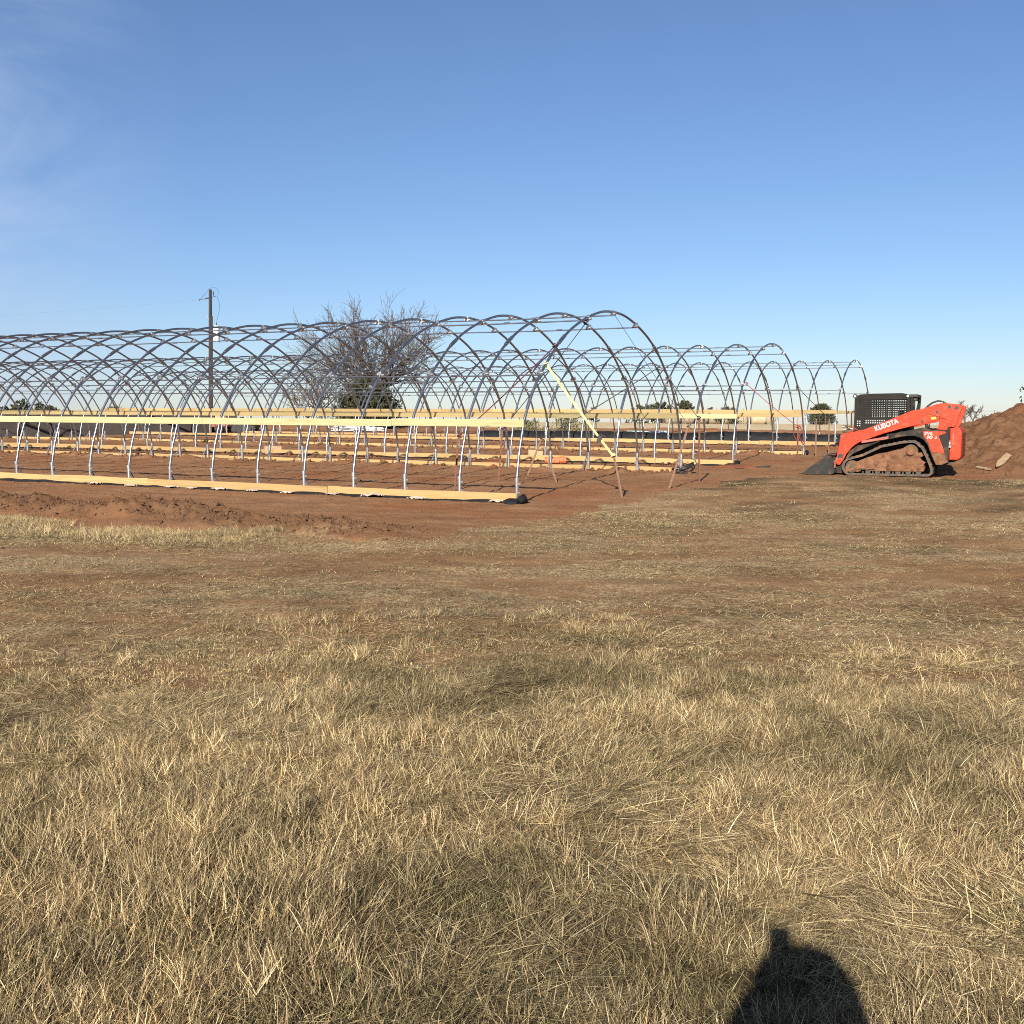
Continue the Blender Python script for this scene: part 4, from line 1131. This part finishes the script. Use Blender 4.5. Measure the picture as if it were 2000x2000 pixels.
cedar(-27.3, 76, 1.75, 1.05, 71, 'pale olive shrub above the rails left of the utility pole', 'shrub', n=1500, m='shrub', lf=.12, name='shrub', trunk=True)
cedar(3.1, 60.5, 1.15, 1.3, 73, 'olive weedy bush behind the black fabric roll', 'shrub', n=1300, m='shrub', lf=.11, name='shrub', trunk=False, low=.02)
cedar(1.0, 63.0, .9, 1.2, 77, 'low olive weeds left of the weedy bush behind the fabric roll', 'shrub', n=1000, m='shrub', lf=.10, name='shrub', trunk=False, low=.02)
cedar(10.4, 88, 1.35, 1.9, 75, 'flat dark juniper seen under the middle rail right of the yellow strap', 'shrub', n=1300, lf=.16, name='shrub', trunk=False, low=.02)
cedar(17.9, 92, 1.45, 1.1, 79, 'small dark juniper beside the hay bales under the middle rail', 'shrub', n=900, lf=.16, name='shrub', trunk=False, low=.02)

# ------------------------------------------------------------------ utility pole
x, y = -20.6, 75.5; z = tz(x, y)
pole = empty('utility_pole', (x, y, z), (0, R(1.0), 0), label='dark wooden utility pole with a white transformer can', cat='utility pole')
mb = MB(); mb.tube([(0,0,-.5),(0,0,5),(0,0,9.55)], [.15,.13,.10], 14); mb.build('shaft', M['polewood'], pole)
mb = MB(); mb.tube([(.12,-.08,.5),(.13,-.08,7.75)], .055, 8); mb.build('riser_pipe', M['polewood'], pole)
mb = MB(); mb.tube([(.42,-.05,6.1),(.42,-.05,7.05)], .20, 18); mb.tube([(.42,-.05,7.05),(.42,-.05,7.13)], [.205,.12], 18); tr = mb.build('transformer', M['white'], pole)
mb = MB(); mb.tube([(.42,-.05,7.1),(.42,-.05,7.35)], [.05,.025], 8); mb.box((.62,-.05,6.95), (.14,.08,.10)); mb.tube([(.60,-.05,6.9),(.60,-.05,6.0)], .03, 6); mb.build('bushing', M['black'], tr)
mb = MB(); mb.tube([(-.38,0,8.92),(-.05,0,9.0)], .04, 8); mb.tube([(.05,0,9.02),(.38,0,9.12)], .022, 6); mb.tube([(.21,0,9.15),(.20,0,9.42)], .035, 8); mb.tube([(-.72,0,8.86),(-.38,0,8.92)], .015, 6); mb.tube([(-.75,0,8.80),(-.70,0,8.92)], .03, 6)
mb.build('insulator', M['black'], pole)
mb = MB(); mb.tube([(-.70,0,8.86),(-.05,0,9.62),(.28,0,9.72),(.55,0,9.5),(.50,0,9.0),(.62,0,8.6),(.60,0,8.1),(.42,0,7.35)], .010, 5); mb.build('jumper_wire', M['darkstrap'], pole)
mb = MB(); mb.tube([(-.25,0,7.85),(-.12,0,7.6)], .03, 6); mb.tube([(-.16,-.1,7.0),(-.1,-.12,6.95)], .06, 8); mb.build('bracket', M['chrome'], pole)
mb = MB()
p0 = Vector((x-.70+.15, y, z+8.86)); p1 = Vector((x-62, y+18, z+9.2)); n = 24
mb.tube([p0.lerp(p1, i/n)-Vector((0,0,3.6*(i/n)*(1-i/n))) for i in range(n+1)], .002, 4)
tag(mb.build('power_line', M['pipe']), 'thin power wire running left from the utility pole', 'wire')

# ------------------------------------------------------------------ hay bales and the far fence
def bale(x, y, rz, m, label, ln=1.5, r=.75):
    z = tz(x, y); mb = MB(); N = 20; K = 8; vs = []; fs = []
    r2 = random.Random(int(x*100))
    for i in range(K+1):
        for k in range(N):
            a = 2*math.pi*k/N; q = r*(1+r2.uniform(-.025,.025))*(.94 if i in (0, K) else 1)
            vs.append((ln*(i/K-.5), q*math.cos(a), r*.93+q*math.sin(a)))
    for i in range(K):
        for k in range(N): fs.append((i*N+k, i*N+N+k, i*N+N+(k+1)%N, i*N+(k+1)%N))
    fs += [tuple(range(N)), tuple(range(K*N+N-1, K*N-1, -1))]
    mb.add(vs, fs, 0, True)
    o = mb.build('hay_bale', m, None, (x, y, z), (0,0,rz)); tag(o, label, 'hay bale', 'round hay bales beyond the field')
D = 130.0
names = ['leftmost weathered hay bale of the long row beyond the field','second weathered hay bale from the left in the long row','third weathered hay bale from the left in the long row','fourth weathered bale in the row, left of the pale one','pale straw coloured bale at the right end of the long row']
for i in range(5):
    px = 1312+26.5*i
    d = 118+i*1.0
    bale((px-1000)/2150*d, d, R(8), M['bale'] if i < 4 else M['strawbale'], names[i])
bale((1450-1000)/2150*116, 116, R(75), M['bale'], 'hay bale with its brown end showing, between the long row and the palest bale')
bale((1478-1000)/2150*117, 117, R(8), M['strawbale'], 'palest hay bale lying sideways right of the row')
bale((1500-1000)/2150*119.5, 119.5, R(80), M['bale'], 'rightmost hay bale, end on, behind the palest one')
fence = empty('wire_fence', (0,0,0), label='distant wire fence on thin steel posts beyond the field', cat='fence')
fp = []
for i in range(34):
    x = 2+i*2.4; y = 104-i*.35; fp.append((x, y, tz(x, y)))
    mb = MB(); mb.tube([(x,y,tz(x,y)-.2),(x,y,tz(x,y)+1.45)], .025, 6); mb.build('fence_post', M['browniron'], fence)
for k in range(5):
    mb = MB(); mb.tube([(a,b,c+.3+.26*k) for a,b,c in fp], .006, 4); mb.build('fence_wire', M['pipe'], fence)

# ------------------------------------------------------------------ grass, straw and clods (instanced stuff)
def grass_mat():
    m, n, l, b = mat('dry_grass_blades', (.4,.3,.17), .75, 0, .2)
    a = n.new("ShaderNodeAttribute"); a.attribute_name = 'col'
    t = n.new("ShaderNodeAttribute"); t.attribute_name = 'tint'; t.attribute_type = 'INSTANCER'
    mx = n.new("ShaderNodeMixRGB"); mx.blend_type = 'MULTIPLY'; mx.inputs[0].default_value = 1
    cr = n.new("ShaderNodeValToRGB"); e = cr.color_ramp.elements
    e[0].position = 0; e[0].color = (.52,.52,.43,1); e[1].position = 1; e[1].color = (1.25,1.18,1.05,1)
    q = e.new(.45); q.color = (.88,.84,.77,1)
    l.new(t.outputs['Fac'], cr.inputs[0]); l.new(a.outputs['Color'], mx.inputs[1]); l.new(cr.outputs[0], mx.inputs[2])
    l.new(mx.outputs[0], b.inputs['Base Color'])
    tr = n.new("ShaderNodeBsdfTranslucent"); l.new(mx.outputs[0], tr.inputs[0])
    ms = n.new("ShaderNodeMixShader"); ms.inputs[0].default_value = .22
    out = [x for x in n if x.type == 'OUTPUT_MATERIAL'][0]
    l.new(b.outputs[0], ms.inputs[1]); l.new(tr.outputs[0], ms.inputs[2]); l.new(ms.outputs[0], out.inputs[0])
    return m
GM = grass_mat()
STRAW = np.array([.93,.945,.92])*np.array([[1.15],[1.1],[1],[.9],[.75],[.7],[1.1],[1.18],[.8],[.7]])*np.array([[.62,.495,.30],[.52,.405,.23],[.41,.305,.165],[.31,.225,.12],[.22,.16,.09],[.15,.112,.066],[.45,.365,.235],[.68,.57,.38],[.27,.205,.13],[.19,.145,.095]])
GREEN = np.array([[.10,.12,.045],[.08,.105,.04],[.14,.14,.065],[.17,.155,.08]])
def tuft_mesh(name, seed, nb, rad, L, lean, wd, green=0.0, bias=0.0, curl=.6, dead=0.0, lift=0.0):
    g = np.random.RandomState(seed)
    th = g.uniform(0, 2*np.pi, nb); rr_ = rad*np.sqrt(g.rand(nb))
    bx, by = rr_*np.cos(th), rr_*np.sin(th)
    dirn = np.where(g.rand(nb) < bias, g.normal(0, .5, nb), g.uniform(0, 2*np.pi, nb))
    ln = g.uniform(L[0], L[1], nb); le = np.radians(g.uniform(lean[0], lean[1], nb))
    wv = g.uniform(wd[0], wd[1], nb)*.5
    S_ = 4; V = np.zeros((nb, S_+1, 2, 3)); p = np.stack([bx, by, np.full(nb, -.004)+lift*g.rand(nb)], 1)
    cu = g.uniform(-.2, 1, nb)*curl
    tw = g.uniform(0, np.pi, nb)
    for s in range(S_+1):
        a = np.minimum(le + cu*(s/S_)**1.5, np.radians(100))
        d = np.stack([np.sin(a)*np.cos(dirn), np.sin(a)*np.sin(dirn), np.cos(a)], 1)
        side = np.stack([np.cos(tw), np.sin(tw), .2*np.sin(3*tw)], 1)
        ww = wv*(1 - .85*(s/S_)**1.6)
        V[:, s, 0] = p - side*ww[:, None]; V[:, s, 1] = p + side*ww[:, None]
        p = p + d*(ln/S_)[:, None]; p[:, 2] = np.maximum(p[:, 2], .002+.02*g.rand(nb))
        dirn = dirn + g.normal(0, .12, nb)
    verts = V.reshape(-1, 3)
    b0 = np.arange(nb)*(S_+1)*2
    q = []
    for s in range(S_):
        o = b0+s*2; q.append(np.stack([o, o+1, o+3, o+2], 1))
    q = np.concatenate(q, 0)
    me = bpy.data.meshes.new(name)
    me.vertices.add(len(verts)); me.vertices.foreach_set('co', verts.astype(np.float32).ravel())
    nf = len(q); me.loops.add(nf*4); me.polygons.add(nf)
    me.loops.foreach_set('vertex_index', q.astype(np.int32).ravel()); me.polygons.foreach_set('loop_start', np.arange(0, nf*4, 4, dtype=np.int32))
    me.update(calc_edges=True)
    c = STRAW[np.minimum((g.rand(nb)**.9*len(STRAW)).astype(int), len(STRAW)-1)]*g.uniform(.8, 1.1, (nb, 1))
    gi = g.rand(nb) < green; c[gi] = GREEN[g.randint(0, len(GREEN), gi.sum())]
    col = np.ones((nb, S_+1, 2, 4)); col[..., :3] = c[:, None, None, :]
    add_attr(me, 'col', col, 'FLOAT_COLOR'); me.materials.append(GM)
    return me
tufts = bpy.data.collections.new('grass_tuft_kinds')            # sources of the instancer only
KIND = {}
def reg(kind, meshes):
    KIND[kind] = []
    for me in meshes:
        i = len(tufts.objects); o = bpy.data.objects.new('tuft_%03d' % i, me); tufts.objects.link(o); KIND[kind].append(i)
reg('tall', [tuft_mesh('t', 10+i, 44, .07, (.04,.125), (8,66), (.0016,.0038), .05, .35, .7) for i in range(8)])
reg('mat', [tuft_mesh('t', 30+i, 62, .13, (.04,.13), (56,90), (.0016,.0038), .03, .45, .35) for i in range(12)])
reg('flat', [tuft_mesh('t', 130+i, 46, .15, (.08,.21), (74,91), (.0018,.0046), .0, .75, .15, lift=.03) for i in range(8)])
reg('green', [tuft_mesh('t', 50+i, 50, .09, (.02,.07), (8,65), (.0024,.0038), .40, .2) for i in range(5)])
reg('litter', [tuft_mesh('t', 70+i, 26, .26, (.04,.17), (80,92), (.0026,.0056), .02, .3, .1, lift=.014) for i in range(10)])
reg('stub', [tuft_mesh('t', 90+i, 34, .20, (.010,.038), (15,80), (.0028,.0046), .05, .3) for i in range(6)])
reg('bunch', [tuft_mesh('t', 110+i, 85, .055, (.06,.16), (5,66), (.0018,.0038), .0, .2, .9) for i in range(5)])

def instancer(name, pos, rot, scl, idx, tint, coll, label, cat):
    me = bpy.data.meshes.new(name); n = len(pos)
    me.vertices.add(n); me.vertices.foreach_set('co', np.asarray(pos, np.float32).ravel())
    add_attr(me, 'rot', rot, 'FLOAT_VECTOR'); add_attr(me, 'scl', scl, 'FLOAT_VECTOR')
    add_attr(me, 'idx', np.asarray(idx, np.int32), 'INT'); add_attr(me, 'tint', np.asarray(tint, np.float32), 'FLOAT')
    o = link(name, me)
    ng = bpy.data.node_groups.new(name, 'GeometryNodeTree')
    ng.interface.new_socket('Geometry', in_out='INPUT', socket_type='NodeSocketGeometry')
    ng.interface.new_socket('Geometry', in_out='OUTPUT', socket_type='NodeSocketGeometry')
    N, L = ng.nodes, ng.links
    gi, go = N.new('NodeGroupInput'), N.new('NodeGroupOutput')
    mp_ = N.new('GeometryNodeMeshToPoints'); ip = N.new('GeometryNodeInstanceOnPoints'); ci = N.new('GeometryNodeCollectionInfo')
    ci.inputs['Collection'].default_value = coll; ci.inputs['Separate Children'].default_value = True; ci.inputs['Reset Children'].default_value = True
    ip.inputs['Pick Instance'].default_value = True
    def na(nm, t):
        x = N.new('GeometryNodeInputNamedAttribute'); x.data_type = t; x.inputs['Name'].default_value = nm
        return [s for s in x.outputs if s.enabled and s.name == 'Attribute'][0]
    L.new(gi.outputs[0], mp_.inputs['Mesh']); L.new(mp_.outputs[0], ip.inputs['Points']); L.new(ci.outputs[0], ip.inputs['Instance'])
    L.new(na('idx','INT'), ip.inputs['Instance Index']); L.new(na('scl','FLOAT_VECTOR'), ip.inputs['Scale'])
    er = N.new('FunctionNodeEulerToRotation'); L.new(na('rot','FLOAT_VECTOR'), er.inputs[0]); L.new(er.outputs[0], ip.inputs['Rotation'])
    L.new(ip.outputs[0], go.inputs[0])
    md = o.modifiers.new('scatter', 'NODES'); md.node_group = ng
    tag(o, label, cat, kind='stuff')
    return o

G = np.random.RandomState(99)
def polar(n, r0, r1, az0, az1):
    r = np.sqrt(G.uniform(r0*r0, r1*r1, n)); a = np.radians(G.uniform(az0, az1, n))
    return r*np.sin(a), r*np.cos(a)
def pick(kind_arr):
    out = np.zeros(len(kind_arr), int)
    for k, ids in KIND.items():
        m_ = kind_arr == k
        out[m_] = np.array(ids)[G.randint(0, len(ids), m_.sum())]
    return out
def flow(x, y):   # which way the flattened grass lies
    return (fbm(x, y, .8, 3, 91)-.5)*7 + (fbm(x, y, 3.2, 2, 93)-.5)*7
def tint_of(x, y):
    t = .52 + (fbm(x, y, .6, 4, 95)-.5)*1.7 + (fbm(x, y, 3.2, 3, 97)-.5)*1.5 + G.normal(0, .16, len(x))
    return np.clip(t, 0, 1)
PX, PY, PK, PS = [], [], [], []
def scatter(n, r0, r1, az, fn):
    x, y = polar(n, r0, r1, -az, az)
    k, s, keep = fn(x, y)
    PX.append(x[keep]); PY.append(y[keep]); PK.append(k[keep]); PS.append(s[keep])
def thick(x, y):
    t = thatch_amount(x, y); d = dirt_mask(x, y); u = G.rand(len(x)); v = G.rand(len(x))
    gpatch = fbm(x, y, 1.1, 3, 99)
    flat = fbm(x, y, .9, 3, 101)
    k = np.where(v < .68 + (flat-.5)*1.5, 'mat', 'tall').astype('<U8')
    k = np.where(fbm(x, y, 1.4, 3, 113) > .56, np.where(G.rand(len(x)) < .7, 'flat', k), k)
    k = np.where((fbm(x, y, 3.4, 3, 99) > .66) & (G.rand(len(x)) < .5), 'green', k)
    k = np.where(t < .45, np.where(v < .55, 'litter', np.where(v < .88, 'stub', 'green')), k)
    clump = fbm(x, y, 3.0, 3, 103)
    s = G.uniform(.7, 1.25, len(x))*(.5+.40*t)*(.55+.9*clump)
    keep = (u < np.clip(.10+1.0*t, 0, 1)*np.clip(.35+1.5*clump, 0, 1)) & (d < .35)
    return k, s, keep
scatter(30000, 1.6, 8.2, 42, thick)
def mid(x, y):
    t = thatch_amount(x, y); d = dirt_mask(x, y); u = G.rand(len(x)); v = G.rand(len(x))
    k = np.where(v < .70, 'litter', np.where(v < .78, 'stub', np.where(v < .88, 'flat', np.where(v < .96, 'mat', 'green')))).astype('<U8')
    k = np.where((t > .62) & (v < .6), np.where(v < .4, 'mat', 'tall'), k)
    s = G.uniform(.8, 1.35, len(x))*(.75+.35*t)
    keep = (u < np.clip(.25+.9*t, 0, 1)*np.clip(-1.1+3.6*fbm(x*.55, y*1.2, .95, 4, 109), .03, 1)) & (d < .45)
    return k, s, keep
scatter(36000, 7.4, 19, 36, mid)
def farg(x, y):
    k, s, keep = mid(x, y); l, w_ = lw(x, y)
    return k, s*1.15, keep & (w_ < 14)
scatter(12000, 18, 36, 36, farg)
# taller bleached fringe along the spoil bank
n = 3600; l = G.uniform(-1.2, 16, n); e = np.interp(l, EL, EW); w_ = e - np.abs(G.normal(0, .55, n)) + .15
x, y = xy(l, w_); k = np.where(G.rand(n) < .55, 'tall', 'bunch').astype('<U8'); s = G.uniform(.6, 1.2, n)*np.interp(l, [-1.2,1,5], [.5,.75,1])
keep = fbm(x, y, .9, 3, 105) > .40
PX.append(x[keep]); PY.append(y[keep]); PK.append(k[keep]); PS.append(s[keep])
# single bunches standing out of the turf
n = 30; x, y = polar(n, 3.2, 9, -32, 32); keep = dirt_mask(x, y) < .2
PX.append(x[keep]); PY.append(y[keep]); PK.append(np.full(keep.sum(), 'bunch', '<U8')); PS.append(G.uniform(.6, 1.05, keep.sum()))
# pale shaggy clumps
for r0, r1, nc in ((2.4, 5.5, 26), (5.5, 8.6, 30)):
    a_, b_ = polar(nc, r0, r1, -34, 34)
    for u_, v_ in zip(a_, b_):
        m_ = G.randint(8, 26); q_ = G.uniform(.10, .34); x = u_+G.normal(0, q_*1.5, m_); y = v_+G.normal(0, q_*.7, m_)
        keep = dirt_mask(x, y) < .3
        PX.append(x[keep]); PY.append(y[keep]); PK.append(np.where(G.rand(keep.sum()) < .6, 'bunch', 'flat').astype('<U8')); PS.append(G.uniform(.55, 1.1, keep.sum())*(1 if r1 < 10 else .8))
# stray straw on the bare pad
n = 900; l = G.uniform(-2, 12, n); w_ = G.uniform(-6, 9, n)**1; x, y = xy(l, w_); keep = G.rand(n) < .5
PX.append(x[keep]); PY.append(y[keep]); PK.append(np.full(keep.sum(), 'litter', '<U8')); PS.append(G.uniform(.3, .6, keep.sum()))
X_ = np.concatenate(PX); Y_ = np.concatenate(PY); K_ = np.concatenate(PK); S_ = np.concatenate(PS)
l_, w__ = lw(X_, Y_)
ZF_ = 1 - .50*ss(7.0, 9.5, np.hypot(X_, Y_) + (fbm(X_, Y_, .45, 4, 71)-.5)*3)*(1 - ss(-1.9, -.9, w__ - np.interp(l_, EL, EW))*ss(-1, .5, l_))
fr = flow(X_, Y_) + G.normal(0, .5, len(X_))
rot = np.stack([G.normal(0, .06, len(X_)), G.normal(0, .06, len(X_)), fr], 1)
tint = tint_of(X_, Y_); tint = np.clip(tint + .28*ss(7.5, 11, np.hypot(X_, Y_)), 0, 1); tint = np.where(K_ == 'bunch', np.clip(tint+.3, 0, 1), tint)
instancer('dry_grass', np.stack([X_, Y_, terr(X_, Y_)], 1), rot, np.stack([S_, S_, S_*G.uniform(.85,1.15,len(S_))*ZF_], 1), pick(K_), tint, tufts, 'dry straw coloured grass and loose straw covering the foreground field', 'grass')

clods = bpy.data.collections.new('clod_kinds')
for i in range(6):
    bm = bmesh.new(); bmesh.ops.create_icosphere(bm, subdivisions=2, radius=1)
    r2 = np.random.RandomState(200+i)
    ph = r2.uniform(0, 6, (4,3)); 
    for v in bm.verts:
        c = v.co
        q = 1 + sum(.16*math.sin(c.x*(2+k)*1.3+ph[k,0])*math.sin(c.y*(2+k)+ph[k,1])*math.cos(c.z*(2+k)*1.1+ph[k,2]) for k in range(4)) + r2.uniform(-.12,.12)
        v.co = Vector((c.x*q, c.y*q*.85, c.z*q*.65))
    me = bpy.data.meshes.new('clod'); bm.to_mesh(me); bm.free()
    me.materials.append(M['clod'] if i < 4 else M['redclod'])
    clods.objects.link(bpy.data.objects.new('clod_%02d' % i, me))
cx, cy, cs = [], [], []
n = 9000; l = G.uniform(-1.8, 17, n); w_ = crest_w(l) - .3 + G.normal(-.55, .75, n); x, y = xy(l, w_); b_ = berm(x, y)
keep = G.rand(n) < np.clip(b_*9, 0, 1)
cx.append(x[keep]); cy.append(y[keep]); cs.append((.005+.032*G.rand(keep.sum())**3.5)); NB_ = keep.sum()
for wc, sd_ in ((9.36,-1),(13.66,-1),(23,-1),(29.3,-1)):
    n = 1100; l = G.uniform(-.5, 30, n); w_ = wc + sd_*np.abs(G.normal(.35, .22, n)); x, y = xy(l, w_)
    keep = fbm(l, w_, .8, 3, 107) > .46
    cx.append(x[keep]); cy.append(y[keep]); cs.append(.015+.07*G.rand(keep.sum())**2.4)
n = 2200; l = G.uniform(-2, 25, n); w_ = G.uniform(-5.5, 9, n); x, y = xy(l, w_); cx.append(x); cy.append(y); cs.append(.006+.022*G.rand(n)**3)
n = 700; x, y = polar(n, 6, 26, -34, 34); keep = (dirt_mask(x, y) < .4) & (thatch_amount(x, y) < .5); cx.append(x[keep]); cy.append(y[keep]); cs.append(.008+.02*G.rand(keep.sum())**3)
n = 900; a = G.uniform(0, 2*math.pi, n); q = 1+.16*np.abs(G.normal(0,1,n)); x = 17.6+7.0*np.cos(a)*q; y = 33.2+4.1*np.sin(a)*q; keep = y < 33; cx.append(x[keep]); cy.append(y[keep]); cs.append(.02+.07*G.rand(keep.sum())**3)
mv = np.zeros(len(mound.data.vertices)*3); mound.data.vertices.foreach_get('co', mv); mv = mv.reshape(-1,3); mv = mv[G.randint(0, len(mv), 2200)]
zc = np.concatenate([terr(np.concatenate(cx), np.concatenate(cy)), mv[:,2]]); cx.append(mv[:,0]); cy.append(mv[:,1]); cs.append(.010+.055*G.rand(len(mv))**4)
cx = np.concatenate(cx); cy = np.concatenate(cy); cs = np.concatenate(cs)
instancer('dirt_clods', np.stack([cx, cy, zc+cs*.15], 1), G.uniform(0, 6.3, (len(cx),3))*np.array([.2,.2,1]), np.stack([cs, cs*G.uniform(.7,1.2,len(cs)), cs], 1), np.where(np.arange(len(cx)) < NB_, G.randint(0, 4, len(cx)), np.where((dirt_mask(cx, cy) > .8) & (np.arange(len(cx)) < NB_+3000), G.randint(0, 6, len(cx)), G.randint(0, 4, len(cx)))), G.rand(len(cx)), clods, 'loose clods of red earth along the spoil bank and base boards', 'clods')

# ------------------------------------------------------------------ the photographer, whose shadow falls on the grass
def skin_mesh(name, nodes, edges, mats, parent=None, sub=2):
    me = bpy.data.meshes.new(name); me.from_pydata([n_[0] for n_ in nodes], edges, [])
    tmp = bpy.data.objects.new('tmp', me); COL.objects.link(tmp)
    sk = tmp.modifiers.new('s', 'SKIN'); sk.use_smooth_shade = True
    for i, n_ in enumerate(nodes):
        r = n_[1] if isinstance(n_[1], tuple) else (n_[1], n_[1])
        me.skin_vertices[0].data[i].radius = r
        me.skin_vertices[0].data[i].use_root = (i == 0)
    sb = tmp.modifiers.new('u', 'SUBSURF'); sb.levels = sub; sb.render_levels = sub
    dg = bpy.context.evaluated_depsgraph_get()
    out = bpy.data.meshes.new_from_object(tmp.evaluated_get(dg))
    bpy.data.objects.remove(tmp)
    out.materials.clear()
    for m_ in mats: out.materials.append(m_)
    for p_ in out.polygons: p_.use_smooth = True
    return out
PB = (-.05, -.43)
pz = tz(PB[0], PB[1])
person = empty('person', (PB[0], PB[1], pz), label='person in dark hooded jacket holding up a phone, seen only as shadow on grass', cat='person')
hz = 1.565-pz
nd = [((0,0,.92),(.15,.11)), ((0,.0,1.10),(.13,.095)), ((0,.0,1.28),(.155,.10)), ((0,.01,1.385),(.09,.07)), ((0,.03,1.455),.052), ((0,.065,hz-.03),(.070,.085)), ((0,.075,hz+.055),(.072,.088)),
      ((-.165,.0,1.355),.055), ((-.225,.13,1.06),.043), ((-0.101,.31,1.40),.030), ((-0.046,.37,1.455),.024),
      ((.165,.0,1.355),.055), ((.205,.13,1.05),.043), ((0.159,.31,1.38),.030), ((0.104,.37,1.44),.024),
      ((-.095,.0,.86),.085), ((-.11,.015,.48),.055), ((-.115,-.01,.09),.04), ((-.12,.13,.035),.035),
      ((.095,.0,.86),.085), ((.11,.015,.48),.055), ((.115,-.01,.09),.04), ((.12,.13,.035),.035)]
ed = [(0,1),(1,2),(2,3),(3,4),(4,5),(5,6),(2,7),(7,8),(8,9),(9,10),(2,11),(11,12),(12,13),(13,14),(0,15),(15,16),(16,17),(17,18),(0,19),(19,20),(20,21),(21,22)]
ed[6] = (3,7); ed[10] = (3,11)
body = skin_mesh('body', nd, ed, [M['skin']])
bo = link('body', body, person)
# hands: four fingers and a thumb round each side of the phone
for s_ in (-1,1):
    HX = .029
    palm = [((HX+s_*.070,.375,1.452),.022), ((HX+s_*.052,.405,1.475),(.018,.028))]
    e_ = [(0,1)]
    for f in range(4):
        z0 = 1.452+.019*f; L_ = (.055,.066,.062,.048)[f]
        i = len(palm)
        palm += [((HX+s_*.050,.425,z0),.0088), ((HX+s_*.044,.4315,z0+.004),.0085), ((HX+s_*(.044-L_*.45),.4345,z0+.006),.008), ((HX+s_*(.044-L_*.85),.433,z0+.005),.007)]
        e_ += [(1,i),(i,i+1),(i+1,i+2),(i+2,i+3)]
    i = len(palm); palm += [((HX+s_*.052,.385,1.488),.0105), ((HX+s_*.040,.386,1.515),.0095), ((HX+s_*.024,.388,1.532),.0085)]
    e_ += [(0,i),(i,i+1),(i+1,i+2)]
    link('hand', skin_mesh('hand', palm, e_, [M['skin']]), person)
mb = MB()
for s_ in (-1,1): mb.tube([(s_*.032,.150,hz+.015),(s_*.032,.160,hz+.015)], [.014,.006], 10)
mb.tube([(0,.150,hz+.012),(0,.178,hz-.035),(0,.160,hz-.042)], [.010,.016,.010], 8); mb.tube([(-.025,.150,hz-.075),(0,.158,hz-.078),(.025,.150,hz-.075)], .007, 6)
mb.build('face', M['skin'], person)
jn = [((0,0,.88),(.175,.135)), ((0,.0,1.10),(.155,.12)), ((0,.0,1.28),(.18,.125)), ((0,.01,1.37),(.11,.09)), ((-.175,.0,1.345),.075), ((-.225,.13,1.06),.056), ((-0.116,.29,1.385),.044), ((.175,.0,1.345),.075), ((.205,.13,1.05),.056), ((0.174,.29,1.365),.044)]
je = [(0,1),(1,2),(2,3),(3,4),(4,5),(5,6),(3,7),(7,8),(8,9)]
link('jacket', skin_mesh('jacket', jn, je, [M['jacket']]), person)
mb = MB(); vs = []; fs = []; NA, NB = 20, 12
for i in range(NB+1):
    t = i/NB; zz = hz-.24+.412*t
    q = math.sin(math.pi*min(1, .16+.84*t))**.42 if t > .5 else 1-.08*(.5-t)
    for k in range(NA):
        a = R(132)+R(276)*k/(NA-1)
        vs.append((.176*q*math.sin(a-math.pi)*1.0, .03+.150*q*math.cos(a) if False else .035-.150*q*math.cos(a-math.pi), zz))
for i in range(NB):
    for k in range(NA-1): fs.append((i*NA+k, i*NA+k+1, i*NA+NA+k+1, i*NA+NA+k))
mb.add(vs, fs, 0, True); h_ = mb.build('hood', M['jacket'], person)
sm = h_.modifiers.new('thickness', 'SOLIDIFY'); sm.thickness = .012
tn = [((0,0,.92),(.165,.125)), ((-.098,.0,.84),.095), ((-.11,.015,.48),.068), ((-.115,-.01,.10),.055), ((.098,.0,.84),.095), ((.11,.015,.48),.068), ((.115,-.01,.10),.055)]
link('jeans', skin_mesh('jeans', tn, [(0,1),(1,2),(2,3),(0,4),(4,5),(5,6)], [M['denim']]), person)
for s_ in (-1,1):
    link('boot', skin_mesh('boot', [((s_*.115,-.03,.10),.055), ((s_*.115,-.03,.045),.050), ((s_*.12,.09,.035),.045), ((s_*.125,.17,.03),.035)], [(0,1),(1,2),(2,3)], [M['black']]), person)
mb = MB(); mb.box((-.021,-.010,1.541), (.070,.0075,.140)); ph_ = mb.build('smartphone', M['black'], None, bevel=.003)
mb = MB(); mb.box((-.021,-.0148,1.541), (.064,.002,.118)); mb.build('screen', M['glass'], ph_)
mb = MB(); mb.tube([(0,-.0075,1.58),(0,-.0045,1.58)], .005, 12); mb.build('camera_lens', M['glass'], ph_)
tag(ph_, 'slim black smartphone held up in front of the face of the person', 'phone')
